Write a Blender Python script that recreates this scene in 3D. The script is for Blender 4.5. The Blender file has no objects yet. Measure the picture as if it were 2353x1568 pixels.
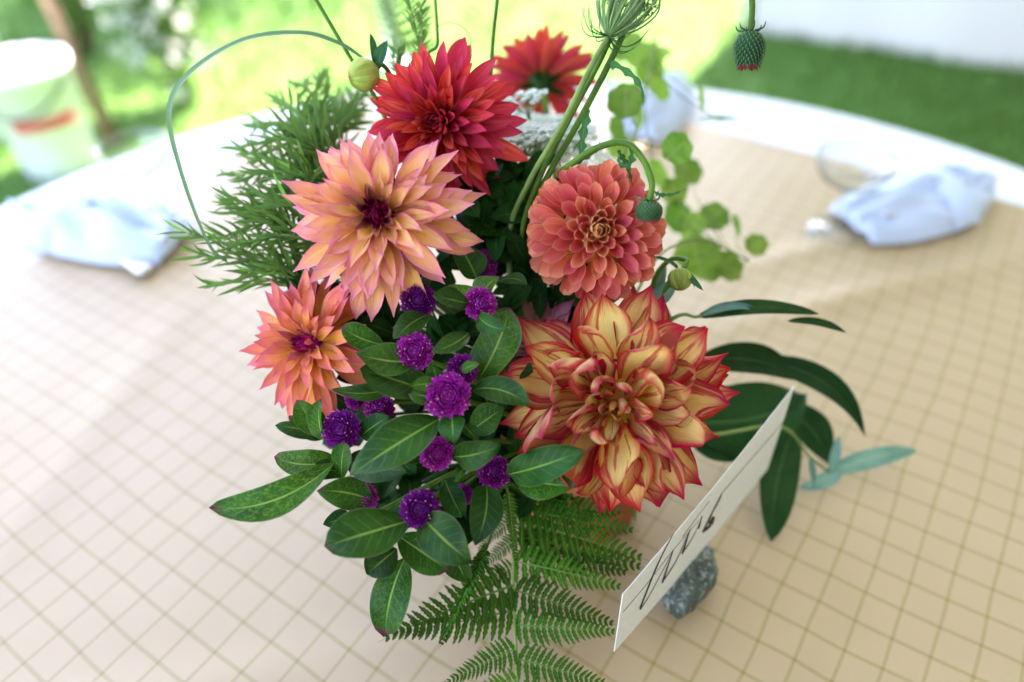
import bpy, math, random
import numpy as np
from mathutils import Vector, Matrix, noise as mnoise

rnd = random.Random(7)
sc = bpy.context.scene
C = sc.collection

# ------------------------------------------------------------------ camera
PITCH, ROLL = math.radians(41.5), math.radians(-1.5)
CAM = np.array([0.0, 0.0, 1.21])
FPX = 1722.4                         # focal length in units of a 2353 px wide frame
fwd = np.array([0, math.cos(PITCH), -math.sin(PITCH)])
_u = np.cross([1, 0, 0], fwd)
RGT = math.cos(ROLL) * np.array([1., 0, 0]) + math.sin(ROLL) * _u
UPV = -math.sin(ROLL) * np.array([1., 0, 0]) + math.cos(ROLL) * _u
cam = bpy.data.cameras.new('camera')
cam.sensor_width = 36.0
cam.lens = 36.0 * FPX / 2353
cam.clip_start, cam.clip_end = 0.02, 300
cam.dof.use_dof = True
cam.dof.focus_distance = 0.405
cam.dof.aperture_fstop = cam.lens / 11.2
camo = bpy.data.objects.new('camera', cam)
camo.matrix_world = Matrix(((RGT[0], UPV[0], -fwd[0], CAM[0]), (RGT[1], UPV[1], -fwd[1], CAM[1]),
                            (RGT[2], UPV[2], -fwd[2], CAM[2]), (0, 0, 0, 1)))
C.objects.link(camo)
sc.camera = camo

# ------------------------------------------------------------------ light
SUN_EL = math.radians(50)
SUN_AZ = math.atan2(0.52, 0.85)      # clockwise from +Y: back and to the right of the camera
w = bpy.data.worlds.new('World'); sc.world = w; w.use_nodes = True
nt = w.node_tree
sky = nt.nodes.new('ShaderNodeTexSky'); sky.sky_type = 'NISHITA'; sky.sun_disc = False
sky.sun_elevation = SUN_EL; sky.sun_rotation = SUN_AZ
bg = nt.nodes['Background']; bg.inputs[1].default_value = 0.15
nt.links.new(sky.outputs[0], bg.inputs[0])
sun = bpy.data.lights.new('sun', 'SUN'); sun.energy = 5.0; sun.angle = math.radians(0.5); sun.color = (1, .975, .94)
suno = bpy.data.objects.new('sun', sun); C.objects.link(suno)
sdir = Vector((math.sin(SUN_AZ) * math.cos(SUN_EL), math.cos(SUN_AZ) * math.cos(SUN_EL), math.sin(SUN_EL)))
suno.rotation_euler = sdir.to_track_quat('Z', 'Y').to_euler(); suno.location = (3, 5, 9)
sc.view_settings.view_transform = 'Standard'; sc.view_settings.look = 'None'
sc.view_settings.exposure = 3.3; sc.view_settings.gamma = 1.0
sc.view_settings.use_curve_mapping = False
sc.view_settings.use_white_balance = True          # camera balanced for open shade
sc.view_settings.white_balance_temperature = 7100; sc.view_settings.white_balance_tint = 25
sc.cycles.max_bounces = 7; sc.cycles.diffuse_bounces = 4; sc.cycles.transparent_max_bounces = 12
sc.cycles.sample_clamp_indirect = 8.0
sc.cycles.caustics_refractive = False; sc.cycles.caustics_reflective = False

# ------------------------------------------------------------------ helpers
def V3(a): return Vector((float(a[0]), float(a[1]), float(a[2])))
def ray(x, y): return fwd + RGT * ((x - 1176.5) / FPX) - UPV * ((y - 784) / FPX)
def P(x, y, d): return CAM + ray(x, y) * d                   # a point at depth d
def T(x, y, z=.75):                                            # the point at height z
    r = ray(x, y); return CAM + r * ((z - CAM[2]) / r[2])
def nz(v):
    v = np.asarray(v, float); n = np.linalg.norm(v); return v / n if n > 1e-12 else v
MW = {}
def tag(o, label=None, cat=None, group=None, kind=None):
    if label: o['label'] = label
    if cat: o['category'] = cat
    if group: o['group'] = group
    if kind: o['kind'] = kind
    return o
def thing(name, label, cat, loc, group=None, mat=None):
    o = bpy.data.objects.new(name, None); o.empty_display_size = .02
    M = mat if mat is not None else Matrix.Translation(V3(loc))
    o.matrix_world = M; C.objects.link(o); MW[o] = M.copy()
    return tag(o, label, cat, group)
def mesh(name, verts, faces, uv=None, smooth=True):
    me = bpy.data.meshes.new(name)
    me.from_pydata([tuple(map(float, v)) for v in verts], [], [tuple(map(int, f)) for f in faces])
    if uv is not None:
        l = me.uv_layers.new(name='UVMap')
        idx = np.empty(len(me.loops), int); me.loops.foreach_get('vertex_index', idx)
        l.data.foreach_set('uv', np.asarray(uv, float)[idx].ravel())
    if smooth: me.polygons.foreach_set('use_smooth', [True] * len(me.polygons))
    me.update(); return me
def obj(name, me, mat, parent=None, local=None):
    o = bpy.data.objects.new(name, me)
    if mat is not None and not me.materials: me.materials.append(mat)
    C.objects.link(o)
    if parent is not None:
        o.parent = parent
        if local is not None: o.matrix_local = local
        MW[o] = MW[parent] @ (local if local is not None else Matrix())
    else:
        if local is not None: o.matrix_world = local
        MW[o] = local.copy() if local is not None else Matrix()
    return o
def wpart(name, verts, faces, mat, parent, uv=None, smooth=True, origin=None):
    """a part whose vertices are given in world space; its origin is put at its first vertex"""
    verts = np.asarray(verts, float)
    o0 = np.asarray(origin if origin is not None else verts[0], float)
    inv = MW[parent].inverted() if parent is not None else Matrix()
    R3 = np.array(inv.to_3x3()); lo = inv @ V3(o0)
    me = mesh(name, (verts - o0) @ R3.T, faces, uv, smooth)
    return obj(name, me, mat, parent, Matrix.Translation(lo))
def spline(pts, n=24):
    p = [np.asarray(q, float) for q in pts]
    p = [2 * p[0] - p[1]] + p + [2 * p[-1] - p[-2]]
    out = []; segs = len(p) - 3; per = max(2, n // segs)
    for i in range(segs):
        a, b, c, d = p[i:i + 4]
        for k in range(per):
            t = k / per
            out.append(.5 * ((2 * b) + (c - a) * t + (2 * a - 5 * b + 4 * c - d) * t * t + (3 * b - a - 3 * c + d) * t ** 3))
    out.append(p[-2]); return np.array(out)
def frames(pts):
    t = np.gradient(pts, axis=0); t /= np.linalg.norm(t, axis=1)[:, None] + 1e-12
    n = np.cross(t[0], [0, 0, 1.]); n = nz(n) if np.linalg.norm(n) > 1e-3 else np.array([1., 0, 0])
    N = []
    for i in range(len(pts)):
        n = nz(n - t[i] * np.dot(n, t[i])); N.append(n)
    N = np.array(N); return t, N, np.cross(t, N)
def tube_data(pts, r0, r1, seg=7, prof=None):
    t, N, B = frames(pts); n = len(pts); vs = []; fs = []; uv = []
    for i in range(n):
        k = i / (n - 1); r = prof(k) if prof else r0 + (r1 - r0) * k
        for j in range(seg):
            a = 2 * math.pi * j / seg
            vs.append(pts[i] + (N[i] * math.cos(a) + B[i] * math.sin(a)) * r); uv.append((j / seg, k))
    for i in range(n - 1):
        for j in range(seg):
            fs.append((i * seg + j, i * seg + (j + 1) % seg, (i + 1) * seg + (j + 1) % seg, (i + 1) * seg + j))
    fs.append(tuple(range(seg - 1, -1, -1))); fs.append(tuple((n - 1) * seg + j for j in range(seg)))
    return vs, fs, uv
def tube(name, pts, r0, r1, mat, parent, seg=7, n=24, prof=None):
    q = spline(pts, n) if len(pts) > 2 else np.linspace(pts[0], pts[1], 6)
    v, f, uv = tube_data(q, r0, r1, seg, prof)
    return wpart(name, v, f, mat, parent, uv, origin=q[0])
def grid_faces(nu, nv):
    return [(i * (nv + 1) + j, i * (nv + 1) + j + 1, (i + 1) * (nv + 1) + j + 1, (i + 1) * (nv + 1) + j)
            for i in range(nu) for j in range(nv)]
def lathe_data(prof, seg=32, cap=True):
    vs = []; fs = []; n = len(prof)
    for (r, z) in prof:
        for j in range(seg):
            a = 2 * math.pi * j / seg; vs.append((r * math.cos(a), r * math.sin(a), z))
    for i in range(n - 1):
        for j in range(seg):
            fs.append((i * seg + j, i * seg + (j + 1) % seg, (i + 1) * seg + (j + 1) % seg, (i + 1) * seg + j))
    if cap:
        fs.append(tuple(range(seg - 1, -1, -1))); fs.append(tuple((n - 1) * seg + j for j in range(seg)))
    return vs, fs
def basis(z, xhint=(1, 0, 0)):
    z = nz(z); x = np.asarray(xhint, float); x = x - z * np.dot(x, z)
    if np.linalg.norm(x) < 1e-4: x = np.cross(z, [0, 1, 0.3])
    x = nz(x); y = np.cross(z, x); return x, y, z
def mat4(x, y, z, o, s=1.0):
    return Matrix(((x[0] * s, y[0] * s, z[0] * s, o[0]), (x[1] * s, y[1] * s, z[1] * s, o[1]),
                   (x[2] * s, y[2] * s, z[2] * s, o[2]), (0, 0, 0, 1)))

# ------------------------------------------------------------------ materials
class NT:
    def __init__(s, name):
        s.m = bpy.data.materials.new(name); s.m.use_nodes = True; s.t = s.m.node_tree
        s.t.nodes.clear(); s.out = s.n('ShaderNodeOutputMaterial')
    def n(s, typ, **kw):
        x = s.t.nodes.new(typ)
        for k, v in kw.items(): setattr(x, k, v)
        return x
    def l(s, a, b): s.t.links.new(a, b)
    def set(s, sock, v):
        if hasattr(v, 'links'): s.l(v, sock)
        else: sock.default_value = v
    def math(s, op, a, b=0.0, c=0.0, clamp=False):
        x = s.n('ShaderNodeMath', operation=op, use_clamp=clamp)
        s.set(x.inputs[0], a); s.set(x.inputs[1], b)
        if len(x.inputs) > 2: s.set(x.inputs[2], c)
        return x.outputs[0]
    def mix(s, f, a, b, blend='MIX'):
        x = s.n('ShaderNodeMix', data_type='RGBA', blend_type=blend)
        s.set(x.inputs[0], f); s.set(x.inputs[6], a); s.set(x.inputs[7], b); return x.outputs[2]
    def smooth(s, x, a, b):
        r = s.n('ShaderNodeMapRange', interpolation_type='SMOOTHSTEP')
        s.set(r.inputs[0], x); r.inputs[1].default_value = a; r.inputs[2].default_value = b
        return r.outputs[0]
    def ramp(s, f, stops):
        r = s.n('ShaderNodeValToRGB'); e = r.color_ramp.elements
        while len(e) < len(stops): e.new(.5)
        for i, (p, c) in enumerate(stops): e[i].position = p; e[i].color = (*c, 1) if len(c) == 3 else c
        s.set(r.inputs[0], f); return r.outputs[0]
    def noise(s, vec, scale, detail=3, rough=.55):
        x = s.n('ShaderNodeTexNoise'); x.inputs['Scale'].default_value = scale
        x.inputs['Detail'].default_value = detail; x.inputs['Roughness'].default_value = rough
        if vec is not None: s.l(vec, x.inputs['Vector'])
        return x.outputs[0]
    def comb(s, a, b, c=0.0):
        x = s.n('ShaderNodeCombineXYZ'); s.set(x.inputs[0], a); s.set(x.inputs[1], b); s.set(x.inputs[2], c); return x.outputs[0]
    def bump(s, h, strength=.3, dist=.001):
        x = s.n('ShaderNodeBump'); x.inputs['Strength'].default_value = strength
        x.inputs['Distance'].default_value = dist; s.l(h, x.inputs['Height']); return x.outputs[0]
    def bsdf(s, col, rough=.5, spec=.5, normal=None, transl=0.0, tcol=None, **kw):
        b = s.n('ShaderNodeBsdfPrincipled')
        s.set(b.inputs['Base Color'], col if hasattr(col, 'links') or len(col) == 4 else (*col, 1))
        s.set(b.inputs['Roughness'], rough); s.set(b.inputs['Specular IOR Level'], spec)
        for k, v in kw.items(): s.set(b.inputs[k.replace('_', ' ')], v)
        if normal is not None: s.l(normal, b.inputs['Normal'])
        o = b.outputs[0]
        if transl > 0:
            t = s.n('ShaderNodeBsdfTranslucent'); s.set(t.inputs[0], tcol if tcol is not None else col)
            x = s.n('ShaderNodeMixShader'); x.inputs[0].default_value = transl
            s.l(o, x.inputs[1]); s.l(t.outputs[0], x.inputs[2]); o = x.outputs[0]
        s.l(o, s.out.inputs[0]); return b
    def uv(s):
        x = s.n('ShaderNodeSeparateXYZ'); t = s.n('ShaderNodeTexCoord'); s.l(t.outputs['UV'], x.inputs[0])
        return x.outputs[0], x.outputs[1]
    def objc(s): return s.n('ShaderNodeTexCoord').outputs['Object']
    def rand(s): return s.n('ShaderNodeObjectInfo').outputs['Random']

def petal_mat(name, stops, inner, edge, edge_amt, streak, streak_amt, back=None, rough=.5, age0=.12, age1=.45, e0=.55, t0=.82, s0=.5, s1=.66):
    k = NT(name); u, v = k.uv(); info = k.n('ShaderNodeObjectInfo'); rn = info.outputs['Random']
    sep = k.n('ShaderNodeSeparateColor'); k.l(info.outputs['Color'], sep.inputs[0]); age = sep.outputs[0]
    s = k.math('ABSOLUTE', k.math('MULTIPLY_ADD', u, 2.0, -1.0))
    rr = k.math('MULTIPLY', rn, 37.0)
    st = k.noise(k.comb(k.math('MULTIPLY_ADD', u, 7.0, rr), k.math('MULTIPLY', v, .9), rr), 1.0, 4, .65)
    vv = k.math('ADD', v, k.math('MULTIPLY_ADD', st, .36, -.18))
    col = k.ramp(vv, stops)
    col = k.mix(k.math('MULTIPLY', k.smooth(st, s0, s1), streak_amt), col, (*streak, 1))
    if back is not None:
        g = k.n('ShaderNodeNewGeometry'); col = k.mix(k.math('MULTIPLY', g.outputs['Backfacing'], .75), col, (*back, 1))
    en = k.math('ADD', s, k.math('MULTIPLY_ADD', st, .5, -.25))
    ef = k.math('MULTIPLY', k.smooth(en, e0, 1.0), edge_amt)
    tipf = k.math('MULTIPLY', k.smooth(vv, t0, 1.02), edge_amt)
    col = k.mix(k.math('MAXIMUM', ef, tipf), col, (*edge, 1))
    col = k.mix(k.smooth(age, age1, age0), col, (*inner, 1))
    fine = k.noise(k.comb(k.math('MULTIPLY', u, 34.0), k.math('MULTIPLY', v, 1.6), rr), 1.0, 3)
    col = k.mix(k.math('MULTIPLY', k.smooth(fine, .42, .7), .12), col, k.mix(.5, col, (*edge, 1), 'MULTIPLY'))
    bl = k.noise(k.comb(k.math('MULTIPLY_ADD', u, 5.0, rr), k.math('MULTIPLY_ADD', v, 11.0, rr), rr), 1.0, 3)
    col = k.mix(k.math('MULTIPLY', k.smooth(bl, .73, .78), .6), col, (.22, .09, .03, 1))
    hsv = k.n('ShaderNodeHueSaturation'); k.l(col, hsv.inputs['Color'])
    k.l(k.math('MULTIPLY_ADD', rn, .03, .485), hsv.inputs['Hue'])
    k.l(k.math('MULTIPLY_ADD', rn, .22, .89), hsv.inputs['Value']); col = hsv.outputs[0]
    rid = k.noise(k.comb(k.math('MULTIPLY', u, 26.0), k.math('MULTIPLY', v, 1.2), rr), 1.0, 2)
    k.bsdf(col, rough + .08, .09, k.bump(rid, .6, .0012), transl=.18)
    return k.m

def leaf_mat(name, c0, c1, rib, edge=None, rough=.40, spec=.10, transl=.14, vein=.35, tip=None, mottled=None, back=None, bstr=.5):
    k = NT(name); u, v = k.uv(); rn = k.rand(); rr = k.math('MULTIPLY', rn, 23.0)
    s = k.math('ABSOLUTE', k.math('MULTIPLY_ADD', u, 2.0, -1.0))
    big = k.noise(k.comb(k.math('MULTIPLY_ADD', u, 1.6, rr), k.math('MULTIPLY_ADD', v, 3.0, rr), rr), 1.0, 4)
    col = k.mix(k.smooth(big, .32, .68), (*c0, 1), (*c1, 1))
    if mottled is not None:
        sp = k.noise(k.comb(k.math('MULTIPLY_ADD', u, 14.0, rr), k.math('MULTIPLY_ADD', v, 30.0, rr), rr), 1.0, 6, .8)
        col = k.mix(k.math('MULTIPLY', k.smooth(sp, .44, .72), k.math('MULTIPLY', k.smooth(rn, .3, .95), .75)), col, (*mottled, 1))
    wv = k.math('SINE', k.math('MULTIPLY', k.math('SUBTRACT', v, k.math('MULTIPLY', s, .22)), 46.0))
    vf = k.math('MULTIPLY', k.math('MULTIPLY', k.smooth(wv, .86, 1.0), k.smooth(s, 1.0, .5)), vein)
    col = k.mix(vf, col, (*rib, 1))
    col = k.mix(k.math('MULTIPLY', k.smooth(s, .075, .03), k.smooth(v, 1.0, .5)), col, (*rib, 1))
    if edge is not None: col = k.mix(k.math('MULTIPLY', k.smooth(s, .93, 1.0), .7), col, (*edge, 1))
    if tip is not None: col = k.mix(k.math('MULTIPLY', k.smooth(k.math('ADD', v, k.math('MULTIPLY_ADD', big, .3, -.15)), .88, 1.0), k.smooth(rn, .3, .7)), col, (*tip, 1))
    spt = k.noise(k.comb(k.math('MULTIPLY_ADD', u, 4.0, rr), k.math('MULTIPLY_ADD', v, 9.0, rr), k.math('ADD', rr, 5.0)), 1.0, 2)
    col = k.mix(k.math('MULTIPLY', k.smooth(spt, .73, .77), .75), col, (.085, .030, .018, 1))
    hsv = k.n('ShaderNodeHueSaturation'); k.l(col, hsv.inputs['Color'])
    k.l(k.math('MULTIPLY_ADD', k.math('FRACT', k.math('MULTIPLY', rn, 7.0)), .03, .478), hsv.inputs['Hue'])
    k.l(k.math('MULTIPLY_ADD', rn, .7, .65), hsv.inputs['Value']); col = hsv.outputs[0]
    if back is not None:
        g = k.n('ShaderNodeNewGeometry'); col = k.mix(k.math('MULTIPLY', g.outputs['Backfacing'], .8), col, (*back, 1))
    fine = k.noise(k.comb(k.math('MULTIPLY', u, 40.0), k.math('MULTIPLY', v, 90.0), rr), 1.0, 3)
    h = k.math('ADD', k.math('MULTIPLY', fine, .25), k.math('SUBTRACT', k.math('MULTIPLY', k.smooth(s, 0.0, .12), .9), k.math('MULTIPLY', vf, .8)))
    ruf = k.math('MULTIPLY_ADD', fine, .25, rough - .1)
    k.bsdf(col, ruf, spec, k.bump(h, bstr, .0008), transl=transl)
    return k.m

def plain(name, col, rough=.6, spec=.4, nscale=0, namt=.3, bump=0, bscale=60, bdist=.001, transl=0, **kw):
    k = NT(name); c = (*col, 1); nrm = None
    if nscale:
        f = k.noise(k.objc(), nscale, 5, .6)
        c = k.mix(k.smooth(f, .3, .7), tuple(x * (1 - namt) for x in col) + (1,), tuple(min(1, x * (1 + namt)) for x in col) + (1,))
    if bump: nrm = k.bump(k.noise(k.objc(), bscale, 4), bump, bdist)
    k.bsdf(c, rough, spec, nrm, transl=transl, **kw); return k.m

M = {}
M['red'] = petal_mat('red_petal', [(0, (.75, .28, .05)), (.14, (.62, .10, .05)), (.36, (.64, .022, .045)), (1, (.78, .065, .085))],
                     (.14, .004, .016), (.66, .035, .07), .6, (.84, .20, .11), .5, back=(.66, .06, .07), age0=.03, age1=.13)
M['peach'] = petal_mat('peach_petal', [(0, (.95, .52, .05)), (.4, (.94, .47, .12)), (.7, (.92, .38, .20)), (1, (.88, .25, .31))],
                       (.24, .006, .045), (.90, .26, .40), .9, (.97, .62, .26), .55, back=(.86, .40, .28), age0=.27, age1=.37)
M['coral'] = petal_mat('coral_pink_petal', [(0, (.95, .50, .04)), (.4, (.94, .40, .08)), (.7, (.90, .24, .15)), (1, (.80, .14, .22))],
                       (.45, .015, .14), (.80, .18, .28), .6, (.88, .28, .16), .45, back=(.86, .26, .20), age0=.24, age1=.36)
M['ball'] = petal_mat('salmon_petal', [(0, (.80, .30, .07)), (.35, (.78, .14, .09)), (.75, (.80, .16, .13)), (1, (.80, .24, .15))],
                      (.82, .34, .13), (.84, .33, .19), .75, (.80, .19, .13), .4, back=(.80, .33, .19), age0=.02, age1=.12, e0=.7)
M['bicolor'] = petal_mat('cream_red_petal', [(0, (.95, .56, .08)), (.4, (.98, .72, .24)), (.75, (.98, .66, .22)), (1, (.62, .05, .07))],
                         (.70, .36, .06), (.50, .006, .035), 1.0, (.62, .05, .055), .8, back=(.98, .80, .36), age0=.01, age1=.05, e0=.26, t0=.50, s0=.52, s1=.58)
M['faded'] = petal_mat('faded_pink_petal', [(0, (.70, .48, .22)), (.5, (.66, .34, .30)), (1, (.44, .08, .16))],
                       (.4, .03, .1), (.40, .04, .12), .8, (.55, .20, .28), .6, back=(.6, .35, .32))
GA = (.005, .044, .004); GB = (.014, .078, .006)
M['leaf'] = leaf_mat('amaranth_leaf', GA, GB, (.14, .25, .035), edge=(.12, .14, .05), tip=(.12, .03, .04), mottled=(.12, .21, .015), rough=.30, spec=.13, back=(.05, .14, .030), vein=.2, bstr=.45, transl=.10)
M['euc'] = leaf_mat('eucalyptus_leaf', (.007, .040, .010), (.014, .062, .013), (.035, .10, .025), rough=.42, spec=.08, transl=.08, vein=.12, bstr=.3)
M['eucgrey'] = leaf_mat('grey_eucalyptus_leaf', (.10, .22, .17), (.16, .29, .22), (.24, .36, .24), rough=.6, transl=.15, vein=.15, bstr=.3)
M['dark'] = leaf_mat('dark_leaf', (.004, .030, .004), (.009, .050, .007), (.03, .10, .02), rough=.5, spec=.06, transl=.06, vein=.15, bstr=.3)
M['needle'] = leaf_mat('narrow_leaf', (.095, .235, .024), (.17, .35, .055), (.25, .40, .13), rough=.48, transl=.28, vein=0, back=(.12, .24, .06), spec=.14)
M['fern'] = leaf_mat('fern_leaf', (.017, .088, .003), (.034, .128, .005), (.10, .24, .04), rough=.5, transl=.28, vein=0)
M['blade'] = leaf_mat('grass_blade', (.075, .165, .07), (.11, .21, .10), (.10, .22, .08), rough=.4, transl=.2, vein=0)
M['round'] = leaf_mat('round_leaf', (.13, .32, .035), (.24, .44, .08), (.3, .45, .12), rough=.5, transl=.45, vein=.1, mottled=(.30, .42, .05), back=(.14, .30, .10))
M['thistle'] = leaf_mat('thistle_leaf', (.025, .11, .035), (.04, .15, .05), (.12, .24, .08), rough=.45, vein=.05)
M['stem'] = plain('green_stem', (.070, .150, .016), .5, .14, 60, .3, .3, 300, .0006)
M['darkstem'] = plain('dark_green_stem', (.020, .06, .012), .5, .1, 60, .3)
M['palestem'] = plain('pale_stem', (.15, .22, .055), .5, .15, 60, .25)
M['brown'] = plain('woody_stem', (.10, .07, .035), .7, .3, 40, .4)
k = NT('amaranth_bract'); u_, v_ = k.uv(); rn_ = k.rand()
cb = k.ramp(v_, [(0, (.12, .003, .11)), (.45, (.36, .016, .34)), (1, (.58, .085, .55))])
hsv = k.n('ShaderNodeHueSaturation'); k.l(cb, hsv.inputs['Color']); k.l(k.math('MULTIPLY_ADD', rn_, .05, .48), hsv.inputs['Hue']); k.l(k.math('MULTIPLY_ADD', rn_, .7, .65), hsv.inputs['Value']); cb = hsv.outputs[0]
k.bsdf(cb, .38, .22, None, transl=.25); M['bract'] = k.m
M['floret'] = plain('amaranth_floret', (.85, .45, .28), .5)
M['bud'] = leaf_mat('bud_petal', (.22, .32, .05), (.33, .40, .08), (.4, .45, .12), rough=.35, vein=0, tip=(.30, .12, .06), transl=.15)
M['scale'] = leaf_mat('thistle_scale', (.02, .085, .03), (.035, .12, .04), (.20, .30, .14), edge=(.14, .26, .12), rough=.5, vein=0, transl=.05)
M['redtip'] = plain('thistle_red_tip', (.45, .02, .07), .5)
M['lace'] = plain('lace_floret', (.74, .78, .70), .6, transl=.35)
M['lacegreen'] = plain('lace_ray', (.20, .33, .12), .5, transl=.2)
M['lacecore'] = plain('lace_seed', (.10, .15, .035), .6, .3, 200, .5)
M['terracotta'] = plain('terracotta', (.42, .13, .055), .8, .25, 25, .25, .3, 200, .001)
M['soil'] = plain('soil', (.03, .022, .015), .95, .1, 40, .5, .6, 120, .004)
k = NT('rock'); o_ = k.objc(); a_ = k.noise(o_, 60, 6, .7); b_ = k.noise(o_, 280, 4, .7)
col = k.ramp(a_, [(.3, (.014, .024, .020)), (.5, (.050, .070, .058)), (.72, (.20, .25, .21))])
col = k.mix(k.math('MULTIPLY', k.smooth(b_, .52, .62), .75), col, (.30, .34, .29, 1))
k.bsdf(col, .5, .5, k.bump(k.math('ADD', a_, k.math('MULTIPLY', b_, .5)), .7, .003)); M['rock'] = k.m
M['wire'] = plain('dark_wire', (.05, .05, .045), .4, .6, Metallic=.8)
M['card'] = plain('card_paper', (.80, .79, .72), .75, .2, 300, .04, .15, 900, .0003, transl=.12)
M['ink'] = plain('black_ink', (.012, .012, .012), .35, .4)
M['steel'] = plain('cutlery_steel', (.62, .62, .63), .28, .6, Metallic=1.0)
k = NT('napkin_cloth'); o_ = k.objc(); wv = k.noise(o_, 900, 2)
k.bsdf((.56, .65, .79, 1), .8, .15, k.bump(wv, .3, .0006), transl=.1, Sheen_Weight=.4); M['napkin'] = k.m
k = NT('clear_glass'); fr = k.n('ShaderNodeLayerWeight'); fr.inputs[0].default_value = .5; fc3 = k.math('POWER', fr.outputs['Facing'], 3.0)
tr = k.n('ShaderNodeBsdfTransparent'); k.l(k.mix(fc3, (.97, .98, .98, 1), (.52, .55, .54, 1)), tr.inputs[0]); gl = k.n('ShaderNodeBsdfGlossy'); gl.inputs['Roughness'].default_value = .03
mx = k.n('ShaderNodeMixShader'); k.l(k.math('MULTIPLY_ADD', fc3, .6, .08), mx.inputs[0]); k.l(tr.outputs[0], mx.inputs[1]); k.l(gl.outputs[0], mx.inputs[2]); k.l(mx.outputs[0], k.out.inputs[0]); M['glass'] = k.m
k = NT('white_tablecloth'); o_ = k.objc(); f = k.noise(o_, 3, 4); wv = k.noise(o_, 1200, 2)
k.bsdf(k.mix(f, (.74, .76, .80, 1), (.80, .82, .85, 1)), .7, .3, k.bump(wv, .2, .0004), transl=.1, Sheen_Weight=.3); M['linen'] = k.m
# checked overlay: woven beige satin with olive lines both ways
CELL = .0236
k = NT('checked_cloth'); sp_ = k.n('ShaderNodeSeparateXYZ'); oc = k.objc()
wob = k.n('ShaderNodeTexNoise'); wob.inputs['Scale'].default_value = 5; wob.inputs['Detail'].default_value = 2; k.l(oc, wob.inputs['Vector'])
vm = k.n('ShaderNodeVectorMath', operation='SCALE'); vs_ = k.n('ShaderNodeVectorMath', operation='SUBTRACT')
k.l(wob.outputs['Color'], vs_.inputs[0]); vs_.inputs[1].default_value = (.5, .5, .5); k.l(vs_.outputs[0], vm.inputs[0]); vm.inputs['Scale'].default_value = .017
va = k.n('ShaderNodeVectorMath', operation='ADD'); k.l(oc, va.inputs[0]); k.l(vm.outputs[0], va.inputs[1]); k.l(va.outputs[0], sp_.inputs[0])
def line(c, wd):
    pp = k.math('PINGPONG', k.math('DIVIDE', c, CELL), .5)
    return k.smooth(pp, wd * 1.3, wd * .75)
lx = line(sp_.outputs[0], .046); ly = line(sp_.outputs[1], .054)
thr = k.math('MULTIPLY', k.math('SINE', k.math('MULTIPLY', sp_.outputs[0], 6500.0)), k.math('SINE', k.math('MULTIPLY', sp_.outputs[1], 6500.0)))
sl = k.noise(oc, 14, 4)
base = k.mix(sl, (.40, .265, .128, 1), (.46, .312, .155, 1))
lf = k.math('ADD', k.math('MULTIPLY', lx, .52), k.math('MULTIPLY', ly, .52), clamp=True)
col = k.mix(lf, base, (.235, .165, .012, 1))
col = k.mix(k.math('MULTIPLY_ADD', thr, .05, .05), col, (.8, .65, .4, 1))
spot = k.smooth(k.noise(oc, 31, 1), .80, .84)
col = k.mix(k.math('MULTIPLY', spot, .5), col, (.22, .14, .06, 1))
fold = k.noise(oc, 9, 2)
k.bsdf(col, .40, .85, k.bump(k.math('ADD', k.math('MULTIPLY', thr, .12), k.math('MULTIPLY', fold, 2.0)), .35, .0012), Sheen_Weight=.10, Sheen_Roughness=.35)
M['check'] = k.m
k = NT('lawn'); oc = k.objc(); a_ = k.noise(oc, 1.3, 4); b_ = k.noise(oc, 26, 4)
col = k.mix(k.smooth(a_, .35, .65), (.060, .150, .024, 1), (.090, .200, .036, 1)); col = k.mix(k.smooth(b_, .4, .7), col, (.12, .24, .055, 1))
k.bsdf(col, .8, .2, k.bump(b_, .6, .03)); M['lawn'] = k.m
k = NT('grass_blades'); u_, v_ = k.uv()
k.bsdf(k.mix(v_, (.05, .14, .018, 1), (.13, .29, .05, 1)), .40, .6, transl=.35); M['grass'] = k.m
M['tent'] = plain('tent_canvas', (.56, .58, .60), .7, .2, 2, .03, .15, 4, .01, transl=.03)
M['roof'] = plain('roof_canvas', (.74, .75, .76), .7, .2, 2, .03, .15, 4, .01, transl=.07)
M['tentpole'] = plain('white_pole_paint', (.72, .75, .80), .35, .5)
M['plastic'] = plain('white_plastic', (.78, .80, .85), .4, .3, 6, .05)
M['redband'] = plain('red_label', (.55, .09, .08), .45, .4)
M['wood'] = plain('raw_wood', (.42, .24, .14), .7, .3, 12, .3)
M['flower'] = plain('white_blossom', (.80, .80, .76), .5, .3, transl=.3)
M['shrub'] = leaf_mat('shrub_leaf', (.05, .15, .02), (.09, .22, .035), (.15, .3, .06), rough=.45, transl=.4, vein=0)
M['table'] = plain('table_board', (.45, .33, .2), .6, .4, 8, .2)
M['steelpaint'] = plain('grey_leg_paint', (.2, .2, .2), .4, .5)

# ------------------------------------------------------------------ setting
TC = np.array([.02, .37]); TR = .755; TZ = .75
def flat(name, x0, x1, y0, y1, z, mat, nx=1, ny=1):
    vs = [(x0 + (x1 - x0) * i / nx, y0 + (y1 - y0) * j / ny, z) for i in range(nx + 1) for j in range(ny + 1)]
    return obj(name, mesh(name, vs, grid_faces(nx, ny)), mat)
g = flat('ground', -60, 60, -60, 120, 0, M['lawn']); g['kind'] = 'structure'

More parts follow.
